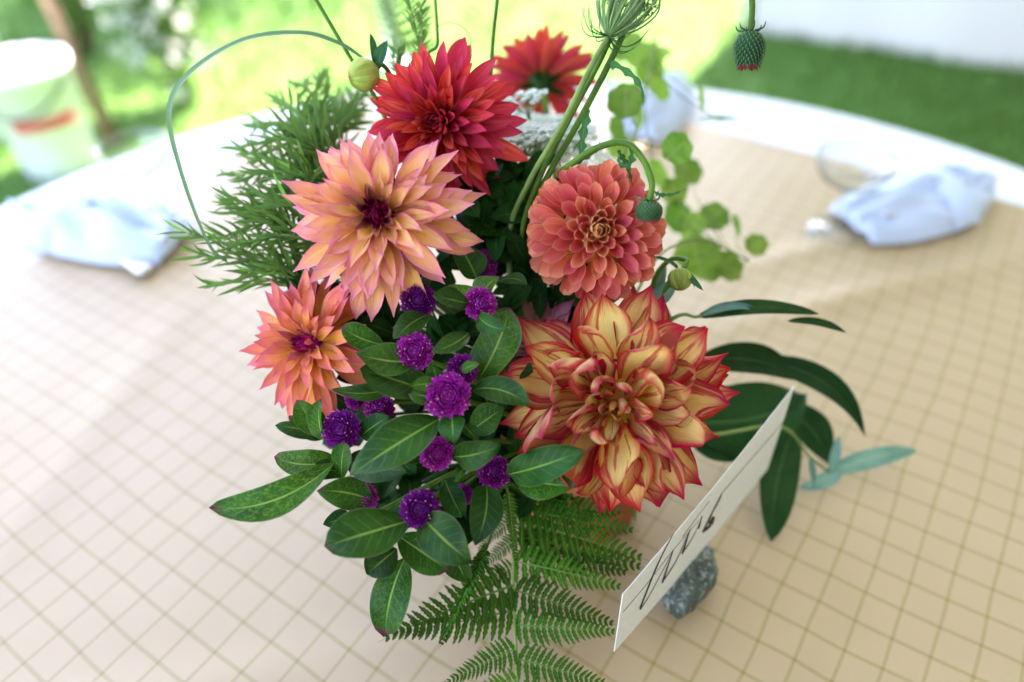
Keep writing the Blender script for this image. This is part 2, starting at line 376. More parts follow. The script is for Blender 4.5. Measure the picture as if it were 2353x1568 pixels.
def make_grass():
    n = 90000; r = np.random.RandomState(3)
    x = r.uniform(-3.6, 4.0, n); y = r.uniform(.6, 6.0, n)
    a = r.uniform(0, 2 * np.pi, n); h = r.uniform(.03, .07, n); wd = r.uniform(.002, .004, n); ln = r.uniform(0, .035, n); la = r.uniform(0, 2 * np.pi, n)
    b = np.stack([x, y, np.zeros(n)], 1); d = np.stack([np.cos(a) * wd, np.sin(a) * wd, np.zeros(n)], 1)
    t = b + np.stack([np.cos(la) * ln, np.sin(la) * ln, h], 1)
    v = np.stack([b - d, b + d, t], 1).reshape(-1, 3)
    me = bpy.data.meshes.new('grass'); me.vertices.add(3 * n); me.vertices.foreach_set('co', v.ravel())
    me.loops.add(3 * n); me.loops.foreach_set('vertex_index', np.arange(3 * n)); me.polygons.add(n)
    me.polygons.foreach_set('loop_start', np.arange(0, 3 * n, 3)); me.update(calc_edges=True)
    uv = me.uv_layers.new(name='UVMap'); uv.data.foreach_set('uv', np.tile([0, 0, 1, 0, .5, 1.], n))
    tag(obj('grass', me, M['grass']), 'short mown green lawn grass around the table', 'grass', kind='stuff')
make_grass()

# tent: roof overhead, sidewall with a sagging hem, pole
tent = thing('party_tent', 'white canvas party tent with sidewall hanging above the lawn', 'tent', (1.1, 3.38, 0))
ROOF = (-.45, 5.0, -4.0, 3.15)
n = 24; vs = []
for i in range(n + 1):
    for j in range(n + 1):
        x = ROOF[0] + (ROOF[1] - ROOF[0]) * i / n; y = ROOF[2] + (ROOF[3] - ROOF[2]) * j / n
        q = max(abs((x - 2.275) / 2.725), abs((y + .4) / 3.55)); vs.append((x, y, 2.5 + 1.3 * (1 - q)))
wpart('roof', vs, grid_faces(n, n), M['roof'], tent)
wp = [(1.08, 3.40), (1.62, 3.13), (2.06, 2.92), (3.2, 2.38), (4.9, 1.6), (4.95, -.5), (4.95, -3.9), (2.0, -3.95), (-.42, -3.95), (-.44, -2.4), (-.45, -.9)]  # stretches behind the camera and at front-left are unseen, added to darken the front
cl = []
for a, b in zip(wp[:-1], wp[1:]):
    m_ = max(2, int(math.hypot(b[0] - a[0], b[1] - a[1]) / .12))
    for i in range(m_): cl.append((a[0] + (b[0] - a[0]) * i / m_, a[1] + (b[1] - a[1]) * i / m_))
cl.append(wp[-1]); vs = []; nv = 14
for i, (x, y) in enumerate(cl):
    for j in range(nv + 1):
        t = j / nv; rip = .02 * math.sin(i * .55) * (1 - .5 * t) + .012 * math.sin(i * 1.7 + t * 3)
        hem = -.004 + .003 * math.sin(i * .33)
        vs.append((x + rip * .45, y + rip * .87, hem + (2.55 - hem) * t))
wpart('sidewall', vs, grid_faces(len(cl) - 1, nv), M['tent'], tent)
pb = T(905, 150, 0)
for q in ((1.08, 3.42, 0), (-.95, -3.9, 0)):
    tube('pole', [q, (q[0], q[1], 2.6)], .03, .03, M['tentpole'], tent, 14)
post = thing('white_post', 'pale white post standing on the lawn behind the red dahlia', 'post', pb)
tube('shaft', [pb, pb + np.array([0, 0, 2.6])], .028, .028, M['tentpole'], post, 16)
v, f = lathe_data([(.09, 0), (.09, .012), (.034, .02), (.034, .06)], 24)
wpart('foot_plate', np.array(v) + pb, f, M['tentpole'], post, smooth=False)

# table
tb = thing('round_table', 'round banquet table hidden under the white cloth', 'table', (TC[0], TC[1], 0))
v, f = lathe_data([(.0, TZ - .035), (TR - .01, TZ - .035), (TR - .003, TZ - .03), (TR - .003, TZ - .012), (TR - .01, TZ - .008), (0, TZ - .008)], 64, False)
wpart('table_top', np.array(v) + np.array([TC[0], TC[1], 0]), f, M['table'], tb, smooth=False)
for sx in (-1, 1):
    for sy in (-1, 1):
        q = np.array([TC[0] + sx * .42, TC[1] + sy * .42, 0]); tube('leg', [q, q + np.array([0, 0, TZ - .03])], .016, .016, M['steelpaint'], tb, 10)
# white cloth: flat disc, rounded edge, drape with folds
NR, NA = 26, 160; vs = []
prof = [(TR * i / 10, 0) for i in range(11)] + [(TR + .006, -.004), (TR + .010, -.014)] + [(TR + .012, -.03 - .62 * i / 13) for i in range(14)]
NRR = len(prof) - 1
for i, (r_, dz) in enumerate(prof):
    for j in range(NA):
        a = 2 * math.pi * j / NA
        fo = max(0, -dz - .02) * (.10 * math.sin(a * 14 + .6 * math.sin(3 * a)) + .05) if dz < -.02 else 0
        rr_ = r_ + fo; vs.append((TC[0] + rr_ * math.cos(a), TC[1] + rr_ * math.sin(a), TZ - .003 + dz))
fs = [(i * NA + j, i * NA + (j + 1) % NA, (i + 1) * NA + (j + 1) % NA, (i + 1) * NA + j) for i in range(NRR) for j in range(NA)]
me = mesh('tablecloth', np.array(vs) - np.array([TC[0], TC[1], TZ]), [f[::-1] for f in fs])
tcl = obj('tablecloth', me, M['linen'], None, Matrix.Translation((TC[0], TC[1], TZ)))
tag(tcl, 'plain white tablecloth falling over the round table edge', 'tablecloth')
# square overlay, axes turned to the weave
OA = math.radians(-34.5); HU = .605; N = 120; vs = []
cu = np.array([math.cos(OA), math.sin(OA)]); cv = np.array([-math.sin(OA), math.cos(OA)])
def fold_h(u, v):
    h = .0
    for (u0, v0, an, ln, wd, am) in ((.18, .38, .9, .16, .016, .006), (.12, .44, .95, .14, .014, .004), (-.36, -.1, 2.0, .2, .02, .003), (.3, -.30, .1, .3, .010, .0036), (.36, -.20, .05, .25, .013, .0040), (.12, -.40, 1.4, .2, .013, .0032), (-.2, -.38, .8, .25, .016, .0034), (.42, .02, .3, .2, .012, .0044), (.2, -.18, 1.5, .18, .012, .003)):
        du, dv = u - u0, v - v0; l = du * math.cos(an) + dv * math.sin(an); t = -du * math.sin(an) + dv * math.cos(an)
        h += am * math.exp(-(t / wd) ** 2 - (l / ln) ** 2)
    return h + .0009 * mnoise.noise(Vector((u * 7, v * 7, 2)))+.0009
for i in range(N + 1):
    for j in range(N + 1):
        u = -HU + 2 * HU * i / N; v = -HU + 2 * HU * j / N
        x, y = cu * u + cv * v; r_ = math.hypot(x, y); z = .003 + fold_h(u, v)
        if r_ > TR + .004:
            d = r_ - TR - .004; s = (TR + .026) / r_; a = math.atan2(y, x)
            s2 = (TR + .018 + max(0, d - .02) * (.10 * math.sin(a * 14 + .6 * math.sin(3 * a)) + .08)) / r_
            x, y, z = x * s2, y * s2, z - d
        # world-aligned offset -> local axes
        vs.append((x * cu[0] + y * cu[1], x * cv[0] + y * cv[1], z))
M4 = Matrix.Translation((TC[0], TC[1], TZ)) @ Matrix.Rotation(OA, 4, 'Z')
ov = obj('checked_overlay', mesh('checked_overlay', vs, grid_faces(N, N)), M['check'], None, M4)
sol = ov.modifiers.new('thickness', 'SOLIDIFY'); sol.thickness = .0008; sol.offset = -1
tag(ov, 'beige square table overlay woven with an olive check', 'tablecloth')

# pot
PC = np.array([.047, .335, TZ + .004])
pot = thing('flower_pot', 'orange terracotta flower pot under the bouquet, half hidden by ferns', 'flower pot', PC)
v, f = lathe_data([(.0, 0), (.038, 0), (.040, .002), (.052, .078), (.057, .079), (.059, .081), (.061, .104), (.060, .106), (.054, .106), (.053, .104), (.050, .08), (.0, .078)], 48, False)
wpart('body', np.array(v) + PC, f, M['terracotta'], pot)
v, f = lathe_data([(.0, .092), (.02, .0925), (.0505, .090)], 32, False)
wpart('soil', np.array(v) + PC, f, M['soil'], pot)
MOUTH = PC + np.array([0, 0, .095])
def into_pot(p, ax=None, r=.03):
    """points of a stem that runs from p back into the mouth of the pot"""
    p = np.asarray(p, float); d = nz(p - MOUTH); q = MOUTH + np.array([d[0], d[1], 0]) * r * .9 + np.array([rnd.uniform(-.006, .006), rnd.uniform(-.006, .006), -.012])
    m_ = .5 * (p + q) + np.array([0, 0, .012])
    if ax is not None: m_ = m_ - np.asarray(ax) * .012
    return [q, m_, p] if ax is None else [q, m_, p - np.asarray(ax) * .02, p]

# ------------------------------------------------------------------ petals and dahlias
def petal_mesh(L, W, p=2.6, q=.9, bw=.35, wpos=.55, cup0=1.2, cup1=.5, bend0=0, bend1=0, twist=0, wave=.0, mucro=.0, seed=0, nu=11, nv=6, split=0.0):
    r = random.Random(seed); vs = []; uv = []; y = z = 0.0; ph = r.uniform(0, 6.28); py, pz = 0., 0.
    for i in range(nu + 1):
        v = i / nu; ang = bend0 * v + bend1 * v * v
        if i: y += math.cos(ang) * L / nu; z += math.sin(ang) * L / nu
        t = min(1, v / wpos); sm = t * t * (3 - 2 * t)
        wd = W * .5 * (bw + (1 - bw) * sm) * max(0.0, 1 - v ** p) ** q
        if v > .985: wd = W * .012
        elif mucro and v > .8: wd = max(wd * (1 - mucro * (v - .8) * 3), W * .03)
        c = cup0 + (cup1 - cup0) * v; tw = twist * v * v
        for j in range(nv + 1):
            s = 2 * j / nv - 1
            if abs(c) > 1e-3: lx = wd * math.sin(c * s) / c; lz = wd * (1 - math.cos(c * s)) / c
            else: lx, lz = wd * s, 0
            lz += wave * wd * math.sin(v * 9 + ph + (1.9 if s > 0 else 0)) * s * s
            lz -= .05 * wd * math.exp(-(s / .18) ** 2) * (1 - v)        # crease along the middle
            x2 = lx * math.cos(tw) - lz * math.sin(tw); z2 = lx * math.sin(tw) + lz * math.cos(tw)
            vs.append((x2, y - z2 * math.sin(ang), z + z2 * math.cos(ang))); uv.append((s * .5 + .5, v))
    return mesh('petal', vs, grid_faces(nu, nv), uv)

def axis_from(x, y, a, b):
    r = nz(ray(x, y)); return nz(-r + RGT * a + UPV * b)

def dahlia(name, label, x, y, d, a, b, mat, spec, stem=True, roll=0.0, seed=1, group=None, axis=None, sepals=True):
    ax = axis if axis is not None else axis_from(x, y, a, b)
    ctr = P(x, y, d); X, Y, Z = basis(ax, RGT)
    R = spec['R']; org = ctr - Z * spec['depth'] * R
    root = thing(name, label, 'flower', org, group, mat4(X, Y, Z, org))
    r = random.Random(seed); n = spec['n']; cache = {}
    for k_ in range(n):
        t = (k_ + .5) / n; psi = k_ * 2.399963 + roll + r.uniform(-1, 1) * spec.get('pj', .16)
        th = math.radians(spec['theta'](t)) + r.uniform(-.07, .07) * spec.get('jit', 1)
        cls = int(t * spec.get('classes', 10)); var = r.randrange(6)
        if (cls, var) not in cache:
            tt = (cls + .5) / spec.get('classes', 10); kw = dict(spec['shape'](tt)); rr = random.Random(seed * 100 + cls * 10 + var)
            jit = spec.get('jit', 1.0)
            lv_ = spec.get('lvar', .08); kw['L'] = kw['L'] * R * rr.uniform(1 - lv_, 1 + lv_ * .7); kw['W'] = kw['W'] * R * rr.uniform(1 - lv_, 1 + lv_)
            kw['twist'] = kw.get('twist', 0) * rr.uniform(-1, 1); kw['bend1'] = kw.get('bend1', 0) + rr.uniform(-.22, .22) * jit
            kw['bend0'] = kw.get('bend0', 0) + rr.uniform(-.12, .12) * jit
            kw['cup1'] = kw['cup1'] + rr.uniform(-.25, .25) * jit
            cache[(cls, var)] = petal_mesh(seed=seed * 1000 + cls * 10 + var, **kw)
        rad = np.array([math.cos(psi), math.sin(psi), 0]); zz = np.array([0, 0, 1.])
        dr = rad * math.sin(th) + zz * math.cos(th)
        nrm = zz * math.sin(th) - rad * math.cos(th)
        rb, zb = spec['base'](t); o = rad * rb * R + zz * zb * R
        xl = np.cross(dr, nrm); ro = r.uniform(-.16, .16) * spec.get('jit', 1.0)
        xr = xl * math.cos(ro) + nrm * math.sin(ro); nr = np.cross(xr, dr)
        pt = obj('petal', cache[(cls, var)], mat, root, mat4(xr, dr, nr, o, r.uniform(.94, 1.06)))
        pt.color = (t, r.random(), 0, 1)
    core = [(max(.0004, spec['base'](t)[0] * R * .93), spec['base'](t)[1] * R - .0012) for t in (0, .1, .2, .35, .5, .7, .85, 1)]
    cm = mesh('core', *lathe_data(core[::-1], 20), uv=[(.5, .02)] * 160)
    obj('core', cm, mat, root, Matrix()).color = (.02, .5, 0, 1)
    # green receptacle and sepals behind the petals
    zb = spec['base'](1.0)[1] * R; rb = max(.006, spec['base'](1.0)[0] * R * 1.05)
    v, f = lathe_data([(.0, zb + .006), (rb, zb + .003), (rb * 1.05, zb - .002), (rb * .6, zb - .007), (.003, zb - .011)], 16)
    obj('receptacle', mesh('receptacle', v, f), M['darkstem'], root, Matrix())
    if sepals:
        sm = petal_mesh(R * .36, R * .2, bw=.5, cup0=.3, cup1=.2, bend1=.5, seed=seed)
        for i in range(6):
            ps = i * math.pi / 3 + .3; rad = np.array([math.cos(ps), math.sin(ps), 0]); th = math.radians(118)
            dr = rad * math.sin(th) + np.array([0, 0, 1.]) * math.cos(th); nrm = np.array([0, 0, 1.]) * math.sin(th) - rad * math.cos(th)
            obj('sepal', sm, M['dark'], root, mat4(np.cross(dr, nrm), dr, nrm, rad * rb * .7 + np.array([0, 0, zb - .004])))
    if stem:
        p0 = org + Z * (zb - .008)
        tube('stem', into_pot(p0, Z), .0028, .0024, M['stem'], root, 8)
    return root

def lerp(a, b, t): return a + (b - a) * t
def pw(pts):
    def f(t):
        for (t0, v0), (t1, v1) in zip(pts[:-1], pts[1:]):
            if t <= t1: return lerp(v0, v1, max(0, (t - t0) / (t1 - t0)))
        return pts[-1][1]
    return f
# -- peach decorative: broad pointed petals, tight dark eye
def peach_shape(t):
    return dict(L=pw([(0, .20), (.28, .30), (.36, .48), (.6, .80), (1, 1.0)])(t), W=pw([(0, .085), (.28, .13), (.36, .26), (.6, .36), (1, .36)])(t), p=3.4, q=1.0, bw=.36,
                wpos=.55, cup0=pw([(0, 2.6), (.2, 2.2), (.4, 1.7), (1, 1.3)])(t), cup1=pw([(0, 2.4), (.2, 1.9), (.4, 1.0), (1, .45)])(t),
                bend0=pw([(0, .25), (.2, .2), (.4, .05), (1, -.05)])(t), bend1=pw([(0, .7), (.2, .4), (.35, -.1), (1, -.35)])(t), twist=pw([(0, 0), (.3, .4), (1, .95)])(t), wave=.24, mucro=1.0)
PEACH = dict(R=.0445, n=150, depth=.16, theta=pw([(0, 0), (.12, 6), (.28, 20), (.36, 40), (.5, 60), (.75, 82), (1, 104)]), shape=peach_shape,
             base=lambda t: (.01 + .27 * t ** .6, .17 * (1 - t * t) - .13 * t), jit=1.9, classes=14, lvar=.17, pj=.28)
# -- red: narrower, long, folded petals
def red_shape(t):
    return dict(L=pw([(0, .24), (.14, .32), (.3, .58), (.6, .90), (1, 1.06)])(t), W=pw([(0, .085), (.14, .12), (.3, .26), (.6, .34), (1, .36)])(t), p=4.6, q=.95, bw=.36,
                wpos=.6, cup0=pw([(0, 2.6), (.2, 2.1), (1, 1.7)])(t), cup1=pw([(0, 2.2), (.25, 1.4), (1, .85)])(t),
                bend0=pw([(0, .3), (.3, .1), (1, -.05)])(t), bend1=pw([(0, .7), (.25, .25), (1, -.34)])(t), twist=pw([(0, 0), (.3, .35), (1, .6)])(t), wave=.08)
RED = dict(R=.0385, n=146, depth=.2, theta=pw([(0, 0), (.12, 12), (.3, 38), (.5, 58), (.8, 84), (1, 108)]), shape=red_shape,
           base=lambda t: (.01 + .25 * t ** .6, .16 * (1 - t * t) - .16 * t), jit=1.2, classes=14, lvar=.11, pj=.13)
def coral_shape(t):
    s = peach_shape(t); s['W'] *= .95; s['wave'] = .22; s['twist'] = .6; return s
CORAL = dict(PEACH, R=.0385, n=120, shape=coral_shape, jit=1.3)
# -- ball: short spoon petals packed over a dome
def ball_shape(t):
    return dict(L=pw([(0, .36), (.1, .44), (.3, .52), (1, .56)])(t), W=pw([(0, .24), (.15, .28), (.4, .33), (1, .35)])(t), p=7, q=.55, bw=.42, wpos=.6,
                cup0=pw([(0, 2.4), (.3, 2.3), (1, 1.9)])(t), cup1=pw([(0, 1.2), (.3, 1.15), (1, .85)])(t), bend0=pw([(0, .1), (1, -.1)])(t),
                bend1=pw([(0, .25), (.3, -.1), (1, -.45)])(t), twist=.12, wave=.06, nv=6)
def ball_base(t):
    ps = math.radians(pw([(0, 4), (.5, 70), (1, 128)])(t)); return .52 * math.sin(ps), .50 * math.cos(ps) - .05
BALL = dict(R=.0376, n=170, depth=.28, theta=pw([(0, 4), (.15, 30), (.5, 72), (.8, 104), (1, 132)]), shape=ball_shape, base=ball_base, jit=.6)
# -- big bicolour: large swirling petals, incurved then drooping
def bi_shape(t):
    return dict(L=pw([(0, .38), (.12, .56), (.3, .80), (.6, .80), (1, .66)])(t), W=pw([(0, .15), (.10, .28), (.3, .50), (.6, .54), (1, .42)])(t), p=3.0, q=.95, bw=.5, wpos=.42,
                cup0=pw([(0, 2.0), (.3, 1.3), (1, 1.3)])(t), cup1=pw([(0, 1.6), (.3, 1.0), (1, .7)])(t), bend0=pw([(0, .2), (.15, .4), (.3, .50), (.6, .30), (.8, 0), (1, -.2)])(t),
                bend1=pw([(0, .3), (.15, .5), (.3, .75), (.6, .75), (.8, .3), (1, -.3)])(t), twist=pw([(0, .2), (.3, 1.0), (1, 1.1)])(t), wave=.22, mucro=1.0, nv=8)
def bi_base(t):
    ps = math.radians(pw([(0, 6), (.5, 66), (1, 118)])(t)); return .38 * math.sin(ps), .34 * math.cos(ps) - .05
BICOLOR = dict(R=.0615, n=84, depth=.26, theta=pw([(0, 10), (.1, 28), (.3, 58), (.5, 80), (.75, 100), (1, 124)]), shape=bi_shape, base=bi_base, jit=2.5, classes=12, lvar=.18, pj=.34)

dahlia('red_dahlia', 'crimson dahlia with orange-streaked petals beside the grass stems, above the peach dahlia', 1003, 280, .425, -.30, .05, M['red'], RED, seed=3)
dahlia('peach_dahlia', 'large peach and pink dahlia with a dark crimson eye', 866, 492, .392, -.20, .16, M['peach'], PEACH, seed=5, roll=.4)
dahlia('coral_dahlia', 'coral pink dahlia with ruffled petals facing the pale open side, below the peach dahlia', 700, 788, .425, -.62, .10, M['coral'], CORAL, seed=8)
dahlia('ball_dahlia', 'round salmon ball dahlia with packed scoop petals, under the nodding thistle bud', 1372, 532, .402, .10, .02, M['ball'], BALL, seed=11)
dahlia('bicolor_dahlia', 'biggest dahlia, cream petals edged in crimson, next to the white card', 1412, 930, .398, .0, -.14, M['bicolor'], BICOLOR, seed=14)
dahlia('faded_dahlia', 'faded mauve pink dahlia half hidden behind the cream and crimson one', 1240, 800, .445, -.45, .25, M['faded'], dict(PEACH, R=.040, n=64), seed=17)
dahlia('red_dahlia', 'blurred red dahlia seen from behind, standing over the white lace flowers', 1238, 168, .60, 0, 0, M['red'], dict(RED, R=.037, n=96), seed=21,
       axis=nz(UPV * .75 + fwd * .50 - RGT * .1))

# ------------------------------------------------------------------ leaves
def leaf_data(base, tip, W, nh, bow=.06, sweep=0., fold=.26, wave=.085, droop=0., shape='ob', nu=14, nv=8, seed=0, roll=0.):
    fold = fold * (.6 + 1.0 * random.Random(seed * 7 + 1).random())
    base = np.asarray(base, float); tip = np.asarray(tip, float); ax = tip - base; L = np.linalg.norm(ax); ax = ax / L
    n_ = np.asarray(nh, float); n_ = nz(n_ - ax * np.dot(n_, ax)); sd = np.cross(ax, n_)
    if roll: sd, n_ = sd * math.cos(roll) + n_ * math.sin(roll), n_ * math.cos(roll) - sd * math.sin(roll)
    r = random.Random(seed); ph = r.uniform(0, 6.28); ph2 = r.uniform(0, 6.28); vs = []; uv = []
    ea, eb = r.uniform(.5, .85), r.uniform(.58, .92); vm_ = ea / (ea + eb); pk = vm_ ** ea * (1 - vm_) ** eb
    for i in range(nu + 1):
        v = i / nu
        if shape == 'ob': wd = (v ** ea) * max(0, 1 - v) ** eb / pk
        elif shape == 'lan': wd = (v ** .6) * max(0, 1 - v) ** .8 * 2.35
        else: wd = max(.0, math.sin(math.pi * min(1, v * .98 + .02))) ** .7
        wd = min(1.02, wd) * W * .5
        if i == 0: wd = W * .03
        cpt = base + ax * L * v + n_ * bow * L * 4 * v * (1 - v) + sd * sweep * L * 4 * v * (1 - v) - n_ * droop * L * (v ** 3 - v)
        for j in range(nv + 1):
            s = 2 * j / nv - 1
            h = fold * wd * abs(s) ** 1.3 + wave * W * math.sin(v * 7 + ph + (ph2 if s > 0 else 0)) * s * s
            vs.append(cpt + sd * wd * s * (1 - .12 * abs(fold)) + n_ * h); uv.append((s * .5 + .5, v))
    return vs, grid_faces(nu, nv), uv
LEAFSEED = [0]
def leaf(parent, b, t, wpx, d0, d1, mat, name='leaf', nh=None, **kw):
    """b, t: where base and tip are; wpx: width in the same units, turned into metres at the leaf's distance"""
    B = P(b[0], b[1], d0); Tt = P(t[0], t[1], d1); W = wpx * .5 * (d0 + d1) / FPX
    LEAFSEED[0] += 1
    nh = nh if nh is not None else nz(-fwd * .8 + np.array([0, 0, .5]) + RGT * rnd.uniform(-.75, .6) + UPV * rnd.uniform(-.35, .5))
    v, f, uv = leaf_data(B, Tt, W, nh, seed=LEAFSEED[0], **kw)
    return wpart(name, v, f, mat, parent, uv, origin=B)

# ------------------------------------------------------------------ globe amaranth
def bract_mesh(seed, n=170):
    r = random.Random(seed); vs = []; fs = []; uv = []; fl = []
    for k_ in range(n):
        c = 1 - 1.78 * (k_ + .5) / n; th = math.acos(max(-1, c)); ps = k_ * 2.399963 + r.uniform(-.12, .12)
        rad = np.array([math.cos(ps), math.sin(ps), 0]); zz = np.array([0, 0, 1.])
        out = rad * math.sin(th) + zz * math.cos(th); upd = zz * math.sin(th) - rad * math.cos(th)
        grow = min(1, .35 + th / 1.3)
        dr = nz(out * .9 + upd * (.55 if th > .6 else .15) + rad * r.uniform(-.1, .1)); sd = nz(np.cross(dr, upd + out * .2)); nn = nz(np.cross(sd, dr))
        L = .44 * grow * r.uniform(.85, 1.12); W = .15 * (.55 + .45 * grow); o = out * (.62 + .06 * (1 - grow))
        i0 = len(vs)
        for (yy, xx, zz_) in ((0, -.5, 0), (0, .5, 0), (.55, -1, .10), (.55, 0, -.22), (.55, 1, .10), (1, 0, .05)):
            vs.append(o + dr * yy * L + sd * xx * W + nn * zz_ * W * 1.4); uv.append((.5, .15 + yy * .85 * r.uniform(.7, 1)))
        for q in ((0, 1, 3, 2), (1, 4, 3), (2, 3, 5), (3, 4, 5)): fs.append(tuple(i0 + i for i in q))
        if th > .5 and th < 2.0 and r.random() < .17: fl.append(o + dr * L * .85)
    # core
    v, f = lathe_data([(.02, -.66), (.45, -.5), (.66, -.1), (.6, .3), (.3, .6), (.02, .68)], 14); i0 = len(vs)
    vs += [np.array(q) for q in v]; uv += [(.5, .1)] * len(v); fs += [tuple(i0 + i for i in q) for q in f]
    me = mesh('bracts', vs, fs, uv, smooth=False); fv = []; ff = []
    for c in fl:
        i0 = len(fv); R_ = .038
        for q in ((1, 0, 0), (-1, 0, 0), (0, 1, 0), (0, -1, 0), (0, 0, 1), (0, 0, -1)): fv.append(c + np.array(q) * R_)
        for q in ((0, 2, 4), (2, 1, 4), (1, 3, 4), (3, 0, 4), (2, 0, 5), (1, 2, 5), (3, 1, 5), (0, 3, 5)): ff.append(tuple(i0 + i for i in q))
    return me, mesh('floret_tips', fv, ff)
BR = [bract_mesh(s) for s in (1, 2, 3, 4)]
GOM = [  # x, y, radius, depth, tilt a, tilt b, label
    (1108, 610, 37, .440, .0, .35, 'purple globe amaranth in the shadow just below the gap between peach and salmon dahlias'),
    (962, 692, 43, .405, -.1, .25, 'purple globe amaranth touching the hanging lower petals of the peach dahlia'),
    (1103, 698, 40, .390, .3, .1, 'purple globe amaranth seen from the side with a leaf pair around its neck'),
    (952, 808, 47, .385, -.05, .1, 'purple globe amaranth sitting on a mottled yellow-green leaf'),
    (1062, 850, 38, .392, .1, .15, 'purple globe amaranth tucked directly behind the largest purple one'),
    (1028, 910, 57, .374, .0, .05, 'largest purple globe amaranth, in the middle of the leaves'),
    (818, 915, 28, .412, -.2, .1, 'small purple globe amaranth under the coral pink dahlia'),
    (872, 938, 37, .408, .0, .6, 'purple globe amaranth peeking out behind the big glossy leaf'),
    (785, 988, 47, .392, -.3, .15, 'light purple globe amaranth over the long drooping leaf'),
    (1003, 1043, 41, .382, .05, .0, 'purple globe amaranth below the largest purple one'),
    (1135, 1085, 40, .405, .2, .0, 'very dark shaded globe amaranth beside the cream and crimson dahlia'),
    (836, 1145, 35, .396, -.1, .5, 'purple globe amaranth half covered by a broad leaf beneath it'),
    (965, 1170, 48, .376, .0, -.05, 'lowest purple globe amaranth, between two broad leaves'),
    (1062, 1138, 26, .415, .1, -.1, 'small dark globe amaranth deep in the leaves above the ferns')]
GT = []
for i, (x, y, r_, d, a, b, lab) in enumerate(GOM):
    ax = axis_from(x, y, a, b); Rm = r_ * d / FPX * 1.02; c = P(x, y, d + Rm * .6); X, Y, Z = basis(ax, RGT)
    th = thing('globe_amaranth', lab, 'flower', c - Z * Rm * .7, 'globe amaranth heads', None)
    inv = MW[th].inverted(); loc = inv @ mat4(X, Y, Z, c, Rm)
    bm, fm = BR[i % 4]
    hd = obj('bracts', bm, M['bract'], th, loc); hd['kind'] = 'stuff'
    hf = obj('floret_tips', fm, M['floret'], hd, Matrix()); hf['kind'] = 'stuff'
    tube('stem', into_pot(c - Z * Rm * .6, Z, .035), .0016, .0013, M['stem'], th, 7)
    GT.append(th)
